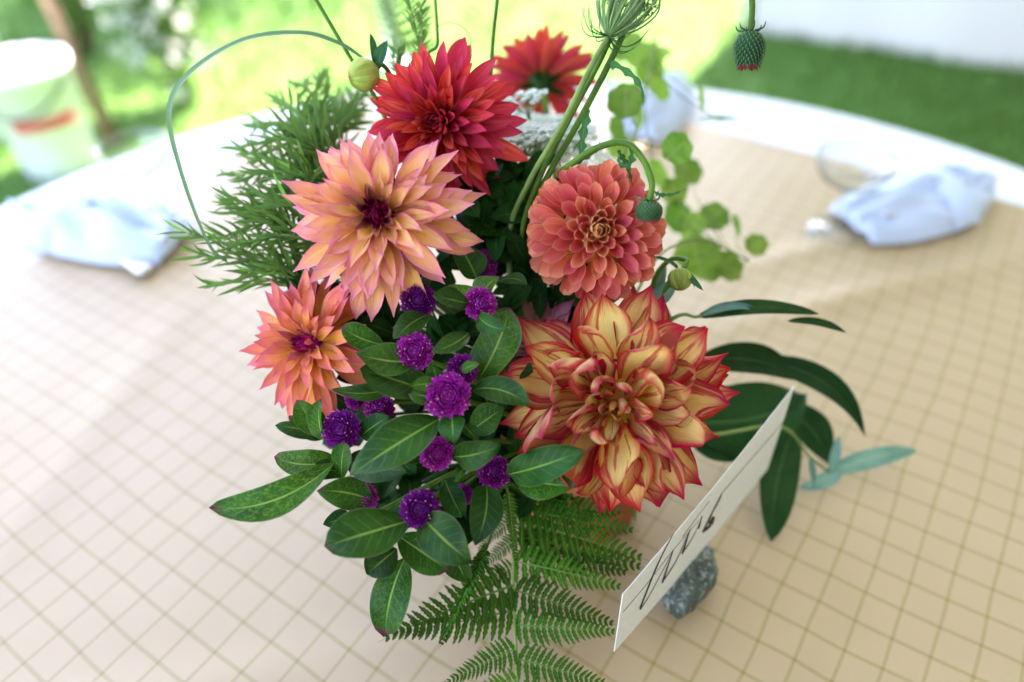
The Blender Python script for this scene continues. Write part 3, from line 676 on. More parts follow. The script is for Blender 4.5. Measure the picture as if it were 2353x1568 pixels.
# owner, base, tip, width, depth at base, depth at tip, options
LV = [
 (8, (768, 1064), (481, 1168), 78, .398, .385, dict(bow=.05, sweep=-.14, fold=.12, droop=.05)),
 (8, (770, 1058), (630, 1050), 62, .402, .400, dict(sweep=-.12, bow=.08)),
 (5, (1012, 962), (800, 1096), 104, .384, .368, dict(sweep=-.04, bow=.09, fold=.10, wave=.07, droop=.05)),
 (7, (800, 1062), (937, 1086), 76, .402, .380, dict(bow=.06, fold=.25)),
 (11, (858, 1152), (728, 1128), 74, .398, .386, dict(sweep=.06)),
 (11, (795, 1088), (704, 1092), 50, .402, .395, dict(sweep=.08)),
 (12, (945, 1196), (744, 1256), 112, .382, .368, dict(bow=.07, fold=.14, sweep=-.02)),
 (12, (975, 1192), (1088, 1296), 100, .380, .366, dict(bow=.10, fold=.25, wave=.10, droop=.10)),
 (12, (1118, 1115), (1092, 1254), 80, .390, .372, dict(sweep=-.06, bow=.05)),
 (12, (915, 1232), (1030, 1312), 84, .392, .388, dict(bow=.04)),
 (12, (912, 1262), (842, 1320), 78, .398, .392, dict()),
 (12, (932, 1280), (884, 1462), 88, .402, .405, dict(sweep=.05, bow=.03, fold=.12)),
 (11, (810, 1188), (742, 1206), 44, .402, .398, dict()),
 (3, (955, 832), (814, 812), 78, .392, .380, dict(sweep=-.08, fold=.2)),
 (3, (1000, 902), (826, 848), 84, .395, .380, dict(sweep=-.02, fold=.12, bow=.05)),
 (6, (905, 890), (760, 895), 44, .408, .398, dict(sweep=-.14)),
 (6, (880, 792), (784, 752), 58, .405, .398, dict(sweep=-.08)),
 (1, (985, 724), (905, 782), 58, .402, .390, dict(bow=.12, wave=.1)),
 (2, (1076, 697), (996, 678), 56, .392, .380, dict(sweep=-.05)),
 (2, (1076, 764), (990, 811), 48, .390, .376, dict(sweep=-.12, bow=.08)),
 (2, (1100, 872), (1172, 708), 128, .402, .398, dict(sweep=.08, fold=.10, bow=.03)),
 (2, (1100, 728), (1168, 758), 44, .388, .378, dict(sweep=.10)),
 (2, (1120, 690), (1022, 662), 52, .402, .405, dict(sweep=-.1)),
 (2, (1092, 690), (1146, 634), 60, .400, .398, dict()),
 (0, (1140, 648), (1212, 656), 34, .412, .402, dict(sweep=-.14)),
 (0, (1095, 640), (1052, 560), 76, .430, .432, dict()),
 (1, (950, 672), (990, 612), 56, .412, .415, dict()),
 (4, (1086, 896), (1218, 934), 66, .390, .372, dict(sweep=-.08, bow=.08)),
 (4, (1158, 838), (1224, 856), 54, .405, .398, dict()),
 (4, (1060, 852), (1102, 834), 26, .382, .376, dict()),
 (4, (1010, 880), (992, 832), 44, .386, .378, dict()),
 (5, (1000, 880), (938, 888), 34, .382, .374, dict()),
 (5, (1000, 915), (940, 905), 44, .380, .376, dict()),
 (5, (1040, 952), (1043, 1020), 62, .380, .368, dict(bow=.1)),
 (5, (1062, 975), (1098, 1017), 36, .385, .378, dict()),
 (10, (1082, 992), (1160, 938), 72, .398, .395, dict()),
 (9, (1040, 1049), (1149, 1024), 66, .386, .372, dict(bow=.10, fold=.2, sweep=.04)),
 (9, (975, 1052), (896, 1046), 62, .398, .394, dict(sweep=.08)),
 (7, (828, 1004), (895, 956), 54, .402, .396, dict()),
 (8, (738, 996), (682, 918), 64, .405, .398, dict()),
 (8, (742, 1010), (734, 918), 66, .402, .394, dict()),
 (8, (742, 1002), (632, 978), 38, .408, .404, dict(sweep=.05)),
 (8, (748, 1004), (664, 956), 44, .410, .408, dict()),
 (8, (785, 1100), (792, 1012), 48, .400, .392, dict()),
 (10, (1168, 1090), (1342, 1034), 82, .392, .366, dict(sweep=.03, bow=.05)),
 (10, (1190, 1090), (1326, 1118), 78, .396, .372, dict(sweep=.05)),
 (9, (960, 980), (900, 1040), 60, .402, .400, dict()),
 (13, (1020, 1100), (1060, 1190), 56, .400, .395, dict()),
 (13, (1075, 1080), (1050, 1110), 30, .395, .385, dict(bow=.3)),
 (12, (1030, 1240), (1075, 1340), 60, .402, .408, dict()),
 (4, (1120, 880), (1150, 960), 60, .405, .402, dict()),
]
for (ow, b, t, wp_, d0, d1, kw) in LV: leaf(GT[ow], b, t, wp_ * 1.06, d0, d1, M['leaf'], **kw)

# dark leafy stems deep between the flowers
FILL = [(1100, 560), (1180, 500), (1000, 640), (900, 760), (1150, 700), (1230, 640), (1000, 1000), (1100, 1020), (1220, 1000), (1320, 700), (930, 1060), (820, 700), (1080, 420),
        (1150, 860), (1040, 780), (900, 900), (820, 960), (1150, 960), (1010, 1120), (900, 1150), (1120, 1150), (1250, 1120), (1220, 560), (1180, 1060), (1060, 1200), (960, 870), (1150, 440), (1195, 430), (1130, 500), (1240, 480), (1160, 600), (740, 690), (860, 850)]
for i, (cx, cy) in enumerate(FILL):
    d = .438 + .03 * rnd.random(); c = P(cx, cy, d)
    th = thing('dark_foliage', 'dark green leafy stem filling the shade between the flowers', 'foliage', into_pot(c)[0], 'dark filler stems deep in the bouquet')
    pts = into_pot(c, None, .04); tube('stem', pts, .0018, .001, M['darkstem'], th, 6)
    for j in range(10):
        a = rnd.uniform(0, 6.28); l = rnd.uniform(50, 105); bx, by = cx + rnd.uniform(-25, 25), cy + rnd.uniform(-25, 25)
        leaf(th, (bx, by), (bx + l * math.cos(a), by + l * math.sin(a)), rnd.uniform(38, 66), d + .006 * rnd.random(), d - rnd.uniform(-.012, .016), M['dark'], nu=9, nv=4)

# ------------------------------------------------------------------ narrow-leaved sprigs fanning out on the open side
def needle_mesh(seed, W=.15):
    r = random.Random(seed)
    v, f, uv = leaf_data((0, 0, 0), (0, 1, 0), W, (0, 0, 1), bow=r.uniform(-.10, .10), sweep=r.uniform(-.10, .10), fold=.5, wave=.0, shape='lan', nu=7, nv=2, seed=seed)
    return mesh('leaf', v, f, uv)
NEED = [needle_mesh(s) for s in range(5)]
SPR = [((432, 536), .44), ((470, 590), .45), ((520, 650), .45), ((532, 476), .46), ((546, 402), .47), ((572, 352), .48), ((592, 282), .50), ((640, 226), .51),
       ((690, 196), .52), ((736, 178), .53), ((600, 330), .47), ((560, 470), .445), ((560, 560), .44), ((500, 540), .455), ((620, 400), .46), ((660, 300), .50), ((780, 230), .54),
       ((600, 500), .44), ((840, 215), .56), ((640, 470), .435), ((700, 260), .51), ((590, 620), .445), ((620, 350), .47), ((655, 420), .45), ((585, 440), .455), ((575, 520), .45), ((705, 330), .49), ((725, 275), .51), ((762, 245), .53), ((810, 262), .54), ((645, 545), .44)]
for i, ((tx, ty), d) in enumerate(SPR):
    tip = P(tx, ty, d); r_ = random.Random(40 + i)
    root = P(790 + r_.uniform(-40, 40), max(430, ty + 130) + r_.uniform(-50, 60), .465)
    mid = .5 * (root + tip) + np.array([0, 0, .010 + .012 * r_.random()])
    pts = spline([MOUTH + np.array([-.02, .01, 0]), root, mid, tip], 36)
    lab = ('green narrow-leaved sprig drooping low at the foot of the arching grass blade' if ty > 530 else
           'green narrow-leaved sprig standing tall beside the round yellow-green dahlia bud' if ty < 250 else 'green sprig of narrow needle leaves fanning out beside the peach dahlia')
    th = thing('narrow_leaf_sprig', lab, 'foliage', pts[0], 'narrow-leaved sprigs on the open side')
    v, f, uv = tube_data(pts, .0012, .0005, 5); wpart('stem', v, f, M['palestem'], th, uv, origin=pts[0])
    t_, N_, B_ = frames(pts); start = 13; m_ = 0
    for k_ in np.arange(start, len(pts) - .01, 1.7):
        i0 = int(k_); fr = k_ - i0
        p0 = pts[i0] if i0 + 1 >= len(pts) else pts[i0] * (1 - fr) + pts[i0 + 1] * fr
        q = (k_ - start) / (len(pts) - start)
        for sgn in (0, 1):
            a = m_ * 1.57 + sgn * math.pi + r_.uniform(-.3, .3); m_ += 1 if sgn else 0
            outd = N_[i0] * math.cos(a) + B_[i0] * math.sin(a); ang = lerp(.75, .35, q) + r_.uniform(-.12, .15)
            dr = nz(t_[i0] * math.cos(ang) + outd * math.sin(ang)); nn = nz(t_[i0] * math.sin(ang) - outd * math.cos(ang))
            L = lerp(.027, .019, q) * r_.uniform(.65, 1.15)
            obj('leaf', NEED[r_.randrange(5)], M['needle'], th, MW[th].inverted() @ mat4(np.cross(dr, nn), dr, nn, p0, L))

# ------------------------------------------------------------------ ferns
def pinna_mesh(seed, n=17, ratio=.23, curve=.0):
    r = random.Random(seed); vs = []; fs = []; uv = []
    def add(ps, fc, u=.5):
        i0 = len(vs)
        for q in ps: vs.append(q[:3]); uv.append((u if len(q) == 3 else q[3], q[1]))
        for q in fc: fs.append(tuple(i0 + k for k in q))
    def cx(y): return curve * y * y
    for i in range(12):                                        # midrib
        y0, y1 = i / 12, (i + 1) / 12; w0, w1 = .008 * (1.1 - y0), .008 * (1.1 - y1)
        add([(cx(y0) - w0, y0, .002), (cx(y0) + w0, y0, .002), (cx(y1) + w1, y1, .002), (cx(y1) - w1, y1, .002)], [(0, 1, 2, 3)], .5)
    for i in range(n):
        y = .03 + .94 * (i / n) ** .93; k_ = i / n
        L = ratio * (1 - k_) ** .75 * (1 if i > 0 else .8) + .012; W = .031 * (1 - k_ * .5)
        for sg in (-1, 1):
            fa = math.radians(r.uniform(4, 14) + 30 * k_); Lr = L * r.uniform(.9, 1.08); dz = r.uniform(-.03, .03)
            dx, dy = sg * math.cos(fa), math.sin(fa); ns = 9; ps = []
            for s in range(ns + 1):
                q = s / ns; wd = W * (1 - q ** 3) ** .8 * (1.0 if s % 2 == 0 else .66) * (.5 if s == 0 else 1)
                if s == ns: wd = .001
                bx, by = cx(y) + dx * Lr * q - dx * .1 * Lr * q * q, y + dy * Lr * q + .10 * Lr * q * q
                z = dz * q + .02 * math.sin(q * 3) * L / ratio
                ps += [(bx + sg * dy * wd, by - abs(dx) * wd, z, .25), (bx, by, z - .004, .47), (bx - sg * dy * wd, by + abs(dx) * wd, z, .75)]
            fc = []
            for s in range(ns):
                for c in (0, 1):
                    a = s * 3 + c; q = (a, a + 1, a + 4, a + 3); fc.append(q if sg > 0 else q[::-1])
            add(ps, fc)
    return mesh('pinna', vs, fs, uv, smooth=False)
PIN = [pinna_mesh(s, curve=c) for s, c in ((1, .0), (2, .06), (3, -.06))]
PINN = pinna_mesh(9, n=22, ratio=.11)
def place_pinna(th, base, tip, nh, k_=0, flip=False):
    base = np.asarray(base); tip = np.asarray(tip); ax = tip - base; L = np.linalg.norm(ax); ax /= L
    n_ = nz(nh - ax * np.dot(nh, ax)); X = np.cross(ax, n_)
    return obj('pinna', PIN[k_ % 3] if k_ < 10 else PINN, M['fern'], th, MW[th].inverted() @ mat4(X, ax, n_, base, L))
NH = nz(-fwd + np.array([0, 0, .3]))
f1 = thing('fern_frond', 'bright green fern frond lying over the checked cloth under the bouquet', 'fern', P(1178, 1180, .46))
R1 = [P(1165, 1120, .46), P(1178, 1240, .447), P(1181, 1400, .440), P(1190, 1568, .438), P(1198, 1700, .440)]
tube('rachis', R1, .0011, .0008, M['palestem'], f1, 6)
for (b, t, db, dt, kk) in [((1180, 1356), (1425, 1424), .441, .430, 1), ((1183, 1436), (1426, 1452), .440, .428, 0), ((1187, 1514), (1412, 1566), .438, .432, 1),
        ((1180, 1345), (862, 1456), .441, .428, 2), ((1181, 1402), (892, 1472), .440, .428, 1), ((1186, 1490), (1008, 1566), .438, .430, 2), ((1190, 1560), (1020, 1640), .438, .432, 0), ((1190, 1590), (1390, 1650), .438, .434, 0),
        ((1179, 1290), (1442, 1338), .445, .436, 1), ((1179, 1300), (1060, 1370), .446, .440, 0)]:
    place_pinna(f1, P(*b, db), P(*t, dt), nz(NH + RGT * rnd.uniform(-.12, .12)), kk)
f2 = thing('fern_frond', 'dark shaded fern frond spreading across the terracotta pot', 'fern', P(1190, 1100, .47))
tube('rachis', [P(1180, 1080, .46), P(1190, 1160, .452), P(1210, 1260, .450)], .0011, .0008, M['darkstem'], f2, 6)
for (b, t, db, dt, kk) in [((1190, 1170), (1470, 1222), .452, .442, 0), ((1192, 1200), (1494, 1270), .450, .438, 1), ((1196, 1235), (1490, 1290), .450, .440, 1), ((1200, 1258), (1452, 1320), .450, .442, 0),
        ((1188, 1150), (1440, 1180), .455, .447, 0), ((1190, 1180), (1090, 1260), .452, .446, 2), ((1196, 1225), (1100, 1310), .450, .444, 0)]:
    place_pinna(f2, P(*b, db), P(*t, dt), nz(NH + UPV * .15), kk)
f3 = thing('fern_frond', 'slim hanging fern tip in front of the flower pot', 'fern', P(1165, 1100, .43))
tube('rachis', [P(1160, 1085, .44), P(1168, 1140, .432), P(1172, 1180, .428)], .0009, .0006, M['stem'], f3, 6)
place_pinna(f3, P(1168, 1130, .430), P(1188, 1312, .420), NH, 11); place_pinna(f3, P(1162, 1100, .436), P(1110, 1190, .428), NH, 12); place_pinna(f3, P(1166, 1110, .436), P(1250, 1160, .430), NH, 12)
f4 = thing('fern_frond', 'narrow folded fern leaf hanging down in bright green next to the broad leaves', 'fern', P(1120, 1230, .41))
tube('rachis', [P(1140, 1190, .43), P(1118, 1260, .415), P(1100, 1300, .408)], .0009, .0006, M['stem'], f4, 6)
place_pinna(f4, P(1118, 1262, .412), P(1008, 1494, .402), nz(NH + RGT * .9), 11); place_pinna(f4, P(1112, 1270, .411), P(1014, 1480, .401), nz(NH - RGT * .9), 12)
place_pinna(f4, P(1120, 1250, .415), P(1060, 1330, .404), nz(NH + RGT * .5), 13)
f5 = thing('fern_frond', 'single small fern tip under the lower petals of the cream and crimson dahlia', 'fern', P(1440, 1090, .46))
tube('rachis', [P(1400, 1060, .46), P(1440, 1110, .455), P(1455, 1140, .452)], .0008, .0005, M['darkstem'], f5, 6)
place_pinna(f5, P(1448, 1125, .452), P(1464, 1200, .448), NH, 1)
fb = thing('fern_frond', 'blurred pale fern tip rising behind the red dahlia buds', 'fern', P(960, 200, .60))
RB = [MOUTH + np.array([0, .02, 0]), P(990, 320, .56), P(955, 160, .60), P(905, 40, .62), P(880, -30, .63)]
tube('rachis', RB, .0012, .0006, M['palestem'], fb, 6)
sb = spline(RB, 40)
for i in range(22, 40, 2):
    for sg in (-1, 1):
        dd = RGT * sg * .8 + UPV * .5; place_pinna(fb, sb[i], sb[i] + nz(dd) * .028 * (1 - (i - 20) / 30), NH, 0)

# ------------------------------------------------------------------ long blades and thin stems
def blade(th, pts, W, mat, nh, n=40, twist=0.0, name='blade', prof=None):
    q = spline(pts, n); t = np.gradient(q, axis=0); t /= np.linalg.norm(t, axis=1)[:, None]; vs = []; uv = []
    for i in range(len(q)):
        k_ = i / (len(q) - 1); n_ = nz(nh - t[i] * np.dot(nh, t[i])); sd = np.cross(t[i], n_); a = twist * k_
        sd, n_ = sd * math.cos(a) + n_ * math.sin(a), n_ * math.cos(a) - sd * math.sin(a)
        wd = W * .5 * (prof(k_) if prof else min(1, .35 + k_ * 3) * min(1, (1 - k_) * 3.2 + .04))
        for s in (-1, -.5, 0, .5, 1): vs.append(q[i] + sd * wd * s + n_ * abs(s) * wd * .14); uv.append((s * .5 + .5, k_))
    return wpart(name, vs, grid_faces(len(q) - 1, 4), mat, th, uv, origin=q[0])
gb = thing('long_grass', 'long grass blade arching high over the pale open side of the bouquet', 'grass blade', MOUTH)
blade(gb, [MOUTH, P(640, 640, .45), P(520, 600, .425), P(470, 540, .418), P(412, 380, .415), P(390, 250, .415), P(440, 165, .418), P(560, 92, .422), P(690, 76, .426), P(775, 98, .43), P(835, 135, .435), P(880, 170, .44)], .0062, M['blade'], nz(-fwd + UPV * .5 - RGT * .3), 90, .25, prof=pw([(0, .35), (.30, .30), (.42, .55), (.52, 1), (.68, .85), (.85, .5), (1, .06)]))
for (pts, lab, r0) in [
    ([P(930, 340, .45), P(860, 220, .44), P(808, 138, .435), P(715, -20, .43)], 'slanting green stem running up past the round dahlia bud', .0011),
    ([P(1008, 230, .46), P(1006, 95, .45), P(998, -30, .44)], 'upright green stem rising just above the crimson dahlia', .0009),
    ([P(1120, 300, .46), P(1128, 165, .45), P(1134, 80, .447), P(1146, -30, .44)], 'lone upright green stem between the two red dahlias', .0011)]:
    th = thing('cut_stalk', lab, 'stem', MOUTH); tube('stem', [MOUTH] + pts, r0 * 1.2, r0, M['stem'], th, 7, 40)
th = thing('curling_grass', 'hair-thin curling grass stem drooping onto the crimson dahlia', 'grass blade', P(1004, 62, .447))
tube('stem', [P(1006, 95, .45), P(1008, 62, .446), P(1040, 52, .44), P(1075, 75, .432), P(1082, 120, .424), P(1065, 195, .416)], .00022, .0002, M['palestem'], th, 5, 40)
th = thing('feathery_sprig', 'feathery thin-leaved sprig standing behind the crimson dahlia', 'foliage', MOUTH)
for (pp, n_) in (([P(975, 330, .46), P(962, 110, .46), P(935, -20, .46)], 16), ([P(960, 260, .47), P(972, 110, .465), P(968, 10, .46)], 14), ([P(930, 260, .47), P(912, 170, .465), P(916, 110, .46)], 12)):
    q = spline([MOUTH] + pp, 60); v, f, uv = tube_data(q, .0009, .0004, 5); wpart('stem', v, f, M['stem'], th, uv, origin=q[0])
    for i in range(len(q) - n_ - 8, len(q) - 1):
        for sg in (-1, 1):
            dr = nz(UPV * rnd.uniform(.7, 1.1) + RGT * sg * rnd.uniform(.4, .9) + fwd * rnd.uniform(-.4, .4)); X, Y, Z = basis(dr, fwd)
            obj('leaf', NEED[rnd.randrange(5)], M['needle'], th, MW[th].inverted() @ mat4(np.cross(dr, X), dr, X, q[i], rnd.uniform(.005, .010)))

# ------------------------------------------------------------------ dahlia buds
def dahlia_bud(label, x, y, d, Rm, ax, stem_pts, sep):
    c = P(x, y, d); X, Y, Z = basis(ax, RGT); th = thing('dahlia_bud', label, 'flower bud', c)
    inv = MW[th].inverted()
    def hooked(k_):
        vs = []; uv = []
        for i in range(9):
            ph = lerp(-1.45, 1.5, i / 8)
            for j in range(5):
                s = (j / 4 - .5) * 2; a = s * .36 * (math.cos(ph) + .12) / max(.3, math.cos(ph * .9)); rr = Rm * (1.0 + .03 * (1 - s * s) + .012 * k_)
                vs.append((rr * math.cos(ph) * math.cos(a), rr * math.cos(ph) * math.sin(a), rr * .95 * math.sin(ph))); uv.append((s * .5 + .5, i / 8))
        return mesh('petal', vs, grid_faces(8, 4), uv)
    hm = [hooked(0), hooked(1)]
    for i in range(10): obj('petal', hm[i % 2], M['bud'], th, inv @ mat4(X, Y, Z, c) @ Matrix.Rotation(i * math.pi / 5, 4, 'Z'))
    for (tx, ty, td, wpx) in sep: leaf(th, proj2(c - Z * Rm * .85), (tx, ty), wpx, d + Rm * .5, td, M['thistle'], name='sepal', shape='lan', bow=.12, nu=8, nv=4)
    tube('stem', stem_pts, .0017, .0014, M['stem'], th, 8)
def proj2(w_):
    v = np.asarray(w_) - CAM; dd = v @ fwd; return (1176.5 + FPX * (v @ RGT) / dd, 784 - FPX * (v @ UPV) / dd)
bx = nz(-RGT * .8 - UPV * .35 - fwd * .45)
dahlia_bud('round yellow-green dahlia bud with two pointed sepals, beside the crimson dahlia', 836, 172, .432, .0092, bx,
           [MOUTH, P(960, 330, .47), P(905, 190, .452), P(880, 150, .444), P(858, 158, .438)], [(850, 76, .432, 22), (892, 92, .428, 34), (880, 130, .43, 20)])
dahlia_bud('drooping green and red dahlia bud near the salmon ball dahlia', 1562, 642, .430, .0068, nz(-UPV * .95 - fwd * .3),
           [MOUTH, P(1530, 760, .46), P(1500, 660, .452), P(1535, 600, .445), P(1578, 598, .438), P(1568, 622, .432)], [(1616, 668, .425, 20), (1596, 664, .422, 14), (1520, 680, .43, 18), (1500, 590, .435, 16)])

# ------------------------------------------------------------------ thistle buds on nodding stems
def scale_mesh(squash, seed):
    r = random.Random(seed); vs = []; fs = []; uv = []; n = 210
    def R_(t): return pw([(0, .35), (.08, .72), (.3, 1.0), (.6, .98), (.85, .80), (1, .70)])(t)
    v, f = lathe_data([(R_(t) * .93, -t * 2 * squash) for t in np.linspace(0, 1, 10)], 20); vs += [np.array(q) for q in v]; fs += f; uv += [(.25, .3)] * len(v)
    for k_ in range(n):
        t = (k_ + .5) / n; ps = k_ * 2.399963; rad = np.array([math.cos(ps), math.sin(ps), 0]); td = np.array([-math.sin(ps), math.cos(ps), 0])
        o = rad * R_(t) * .94 + np.array([0, 0, -t * 2 * squash]); dn = np.array([0, 0, -1.]); L = .30 * r.uniform(.8, 1.1); W = .085; i0 = len(vs)
        for (yy, xx, zz) in ((0, -.7, .02), (0, 0, .06), (0, .7, .02), (.55, -1, .07), (.55, 0, .12), (.55, 1, .07), (1, 0, .12)):
            vs.append(o + dn * yy * L + td * xx * W + rad * zz); uv.append((.5 + .5 * xx * (1 if xx else 0) if abs(xx) == 1 else .5, yy))
        for q in ((0, 3, 4, 1), (1, 4, 5, 2), (3, 6, 4), (4, 6, 5)): fs.append(tuple(i0 + i for i in q))
    me = mesh('bud_scales', vs, fs, uv); tv = []; tf = []
    for k_ in range(70):
        ps = r.uniform(0, 6.28); rr = .66 * math.sqrt(r.random()) if k_ > 34 else r.uniform(.58, .72); b = np.array([rr * math.cos(ps), rr * math.sin(ps), -2 * squash + .05]); i0 = len(tv)
        for a in (0, 2.1, 4.2): tv.append(b + np.array([.05 * math.cos(a), .05 * math.sin(a), 0]))
        tv.append(b + np.array([rr * .1 * math.cos(ps), rr * .1 * math.sin(ps), -r.uniform(.22, .36)]))
        for q in ((0, 3, 1), (1, 3, 2), (2, 3, 0)): tf.append(tuple(i0 + i for i in q))
    return me, mesh('red_bristles', tv, tf)
def jag_leaf(th, pts, W, seed):
    q = spline(pts, 22); r = random.Random(seed); t = np.gradient(q, axis=0); t /= np.linalg.norm(t, axis=1)[:, None]; vs = []; uv = []
    for i in range(len(q)):
        k_ = i / (len(q) - 1); nh = nz(-fwd + UPV * .5 * math.cos(k_ * 5 + seed)); sd = nz(np.cross(t[i], nh)); n_ = np.cross(sd, t[i])
        wd = W * (.25 + .75 * math.sin(math.pi * min(1, k_ * .9 + .1))) * (1.25 if i % 4 == 1 else (.55 if i % 4 == 3 else .85)) * (1 - k_ ** 4)
        for s in (-1, 0, 1): vs.append(q[i] + sd * wd * s * r.uniform(.7, 1.2) + n_ * abs(s) * wd * .35); uv.append((s * .5 + .5, k_))
    wpart('jagged_leaf', vs, grid_faces(len(q) - 1, 2), M['thistle'], th, uv, origin=q[0])
def thistle(label, x, y, d, Rm, squash, stem_pts, leaves, coll):
    ax = np.array([.0, .0, 1.]); top = P(x, y, d); X, Y, Z = basis(nz(UPV * .9 + np.array([0, 0, .3])), RGT)
    th = thing('thistle_bud', label, 'flower bud', top); inv = MW[th].inverted(); a, b = scale_mesh(squash, 3)
    o = obj('bud_scales', a, M['scale'], th, inv @ mat4(X, Y, Z, top, Rm)); o['kind'] = 'stuff'
    o = obj('red_bristles', b, M['redtip'], o, Matrix()); o['kind'] = 'stuff'
    tube('stem', stem_pts + [top - Z * Rm * .1], .0019, .0016, M['stem'], th, 9, 60)
    for i, (pts, W) in enumerate(leaves): jag_leaf(th, pts, W, i + 1)
    for i in range(coll):
        a_ = i * 6.28 / coll + .5; o_ = X * math.cos(a_) + Y * math.sin(a_)
        leaf3 = [top + o_ * Rm * .3, top + o_ * Rm * .85 + Z * Rm * .15, top + o_ * Rm * 1.0 + Z * Rm * .5]
        tube('collar_leaf', leaf3, .0007, .0002, M['thistle'], th, 5, 8)
thistle('tall hanging thistle bud with red tip against the lawn', 1724, 72, .405, .0080, 1.12,
        [MOUTH, P(1230, 700, .47), P(1222, 530, .44), P(1252, 420, .425), P(1330, 280, .412), P(1420, 105, .40), P(1490, -60, .395), P(1570, -190, .395), P(1660, -200, .40), P(1712, -110, .404), P(1728, 0, .405)],
        [([P(1385, 165, .405), P(1410, 150, .40), P(1450, 172, .396), P(1474, 205, .394), P(1478, 250, .393)], .0022), ([P(1335, 370, .408), P(1338, 320, .404), P(1348, 270, .401), P(1354, 240, .40)], .0028),
         ([P(1300, 385, .412), P(1340, 365, .412), P(1372, 345, .41), P(1380, 320, .408)], .0016)], 6)
thistle('squat thistle bud nodding over the salmon ball dahlia on a hooked stem', 1492, 462, .378, .0066, .68,
        [MOUTH, P(1260, 560, .45), P(1272, 425, .42), P(1320, 372, .405), P(1385, 335, .395), P(1440, 330, .388), P(1478, 368, .382), P(1498, 420, .379)],
        [([P(1500, 440, .378), P(1516, 447, .376), P(1545, 447, .374), P(1578, 434, .372)], .0013),
         ([P(1452, 338, .387), P(1448, 375, .384), P(1425, 378, .383), P(1420, 350, .383)], .002),
         ([P(1420, 345, .388), P(1440, 380, .392), P(1455, 430, .395)], .0018)], 5)

# ------------------------------------------------------------------ lace flowers
def umbel(label, x, y, d, Rm, ax, n=26, per=20):
    c = P(x, y, d); X, Y, Z = basis(ax, RGT); th = thing('lace_flower', label, 'flower', c, 'white lace flowers'); r = random.Random(int(x + y))
    b = c - Z * Rm * .8; rv = []; rf = []; fv = []; ff = []
    for k_ in range(n):
        q = math.sqrt((k_ + .5) / n); ps = k_ * 2.399963; p_ = c + (X * math.cos(ps) + Y * math.sin(ps)) * q * Rm - Z * q * q * Rm * .18
        v, f, _ = tube_data(spline([b, .5 * (b + p_) + (p_ - c) * .15, p_], 6), .0004, .0003, 4); i0 = len(rv); rv += list(v); rf += [tuple(i0 + i for i in g_) for g_ in f]
        for j in range(per):
            rr = Rm * .17 * math.sqrt(r.random()); a = r.uniform(0, 6.28); cc = p_ + (X * math.cos(a) + Y * math.sin(a)) * rr + Z * r.uniform(.0, .0025)
            i0 = len(fv); s = r.uniform(.0012, .0019); a0 = r.uniform(0, 6); fv.append(cc - Z * s * .3); tl = X * r.uniform(-.4, .4) + Y * r.uniform(-.4, .4)
            for m_ in range(5):
                e = X * math.cos(a0 + m_ * 1.2566) + Y * math.sin(a0 + m_ * 1.2566); fv.append(cc + e * s + Z * np.dot(e, tl) * s)
            for m_ in range(5): ff.append((i0, i0 + 1 + m_, i0 + 1 + (m_ + 1) % 5))
    o = wpart('rays', rv, rf, M['lacegreen'], th, origin=b); o['kind'] = 'stuff'
    o = wpart('florets', fv, ff, M['lace'], o, origin=c, smooth=False); o['kind'] = 'stuff'
    tube('stem', into_pot(b, Z), .0015, .0012, M['stem'], th, 7)
ua = nz(-fwd * .5 + UPV * .8)
umbel('white lace flower cluster right beneath the blurred red dahlia', 1250, 285, .505, .033, ua, 46, 30)
umbel('small white lace flower cluster low beside the crimson dahlia tips', 1195, 470, .465, .017, nz(ua - RGT * .3), 16, 18)
umbel('white lace flower cluster squeezed between the crimson petals and the slanting stems', 1200, 300, .470, .022, nz(ua - RGT * .1), 30, 26)
umbel('flat white lace flower cluster spreading behind the slanting stems', 1290, 300, .52, .026, ua, 34, 26)
umbel('domed white lace flower cluster close behind the crimson dahlia and above the dark stems', 1168, 395, .480, .018, nz(ua + RGT * .1), 22, 24)
umbel('white lace flower cluster under the blurred red dahlia, farthest from the stems', 1175, 262, .53, .020, ua, 24, 24)
umbel('loose white lace flower cluster hanging between the crimson dahlia and the salmon ball dahlia', 1175, 335, .462, .014, nz(ua - RGT * .25), 18, 22)
umbel('white lace flower cluster just above the salmon ball dahlia', 1345, 350, .500, .028, nz(ua + RGT * .3), 28, 24)
umbel('small white lace flower cluster touching the crimson dahlia petals', 1206, 222, .490, .015, nz(ua - RGT * .2), 12, 20)

# closed green lace head on three long stems
lh = thing('closed_lace_head', 'green closing lace flower head like a bird nest on a hairy stem', 'flower', MOUTH)
lb = P(1398, 84, .388); lax = nz(UPV * .85 + RGT * .42 - fwd * .05); X, Y, Z = basis(lax, RGT)
tube('stem', [MOUTH, P(1195, 720, .465), P(1172, 540, .45), P(1215, 420, .42), P(1290, 290, .40), P(1360, 150, .39), lb], .0017, .0015, M['palestem'], lh, 9, 50)
rv = []; rf = []
for k_ in range(46):
    ps = k_ * 2.399963; q = math.sqrt((k_ + 3) / 49); o = X * math.cos(ps) + Y * math.sin(ps)
    v, f, _ = tube_data(spline([lb + o * .001, lb + Z * .011 + o * .013 * q, lb + Z * .025 + o * .019 * q, lb + Z * .036 + o * .012 * q], 12), .00055, .00045, 5)
    i0 = len(rv); rv += list(v); rf += [tuple(i0 + i for i in g_) for g_ in f]
o = wpart('rays', rv, rf, M['lacegreen'], lh, origin=lb); o['kind'] = 'stuff'
rv = []; rf = []; r = random.Random(5)
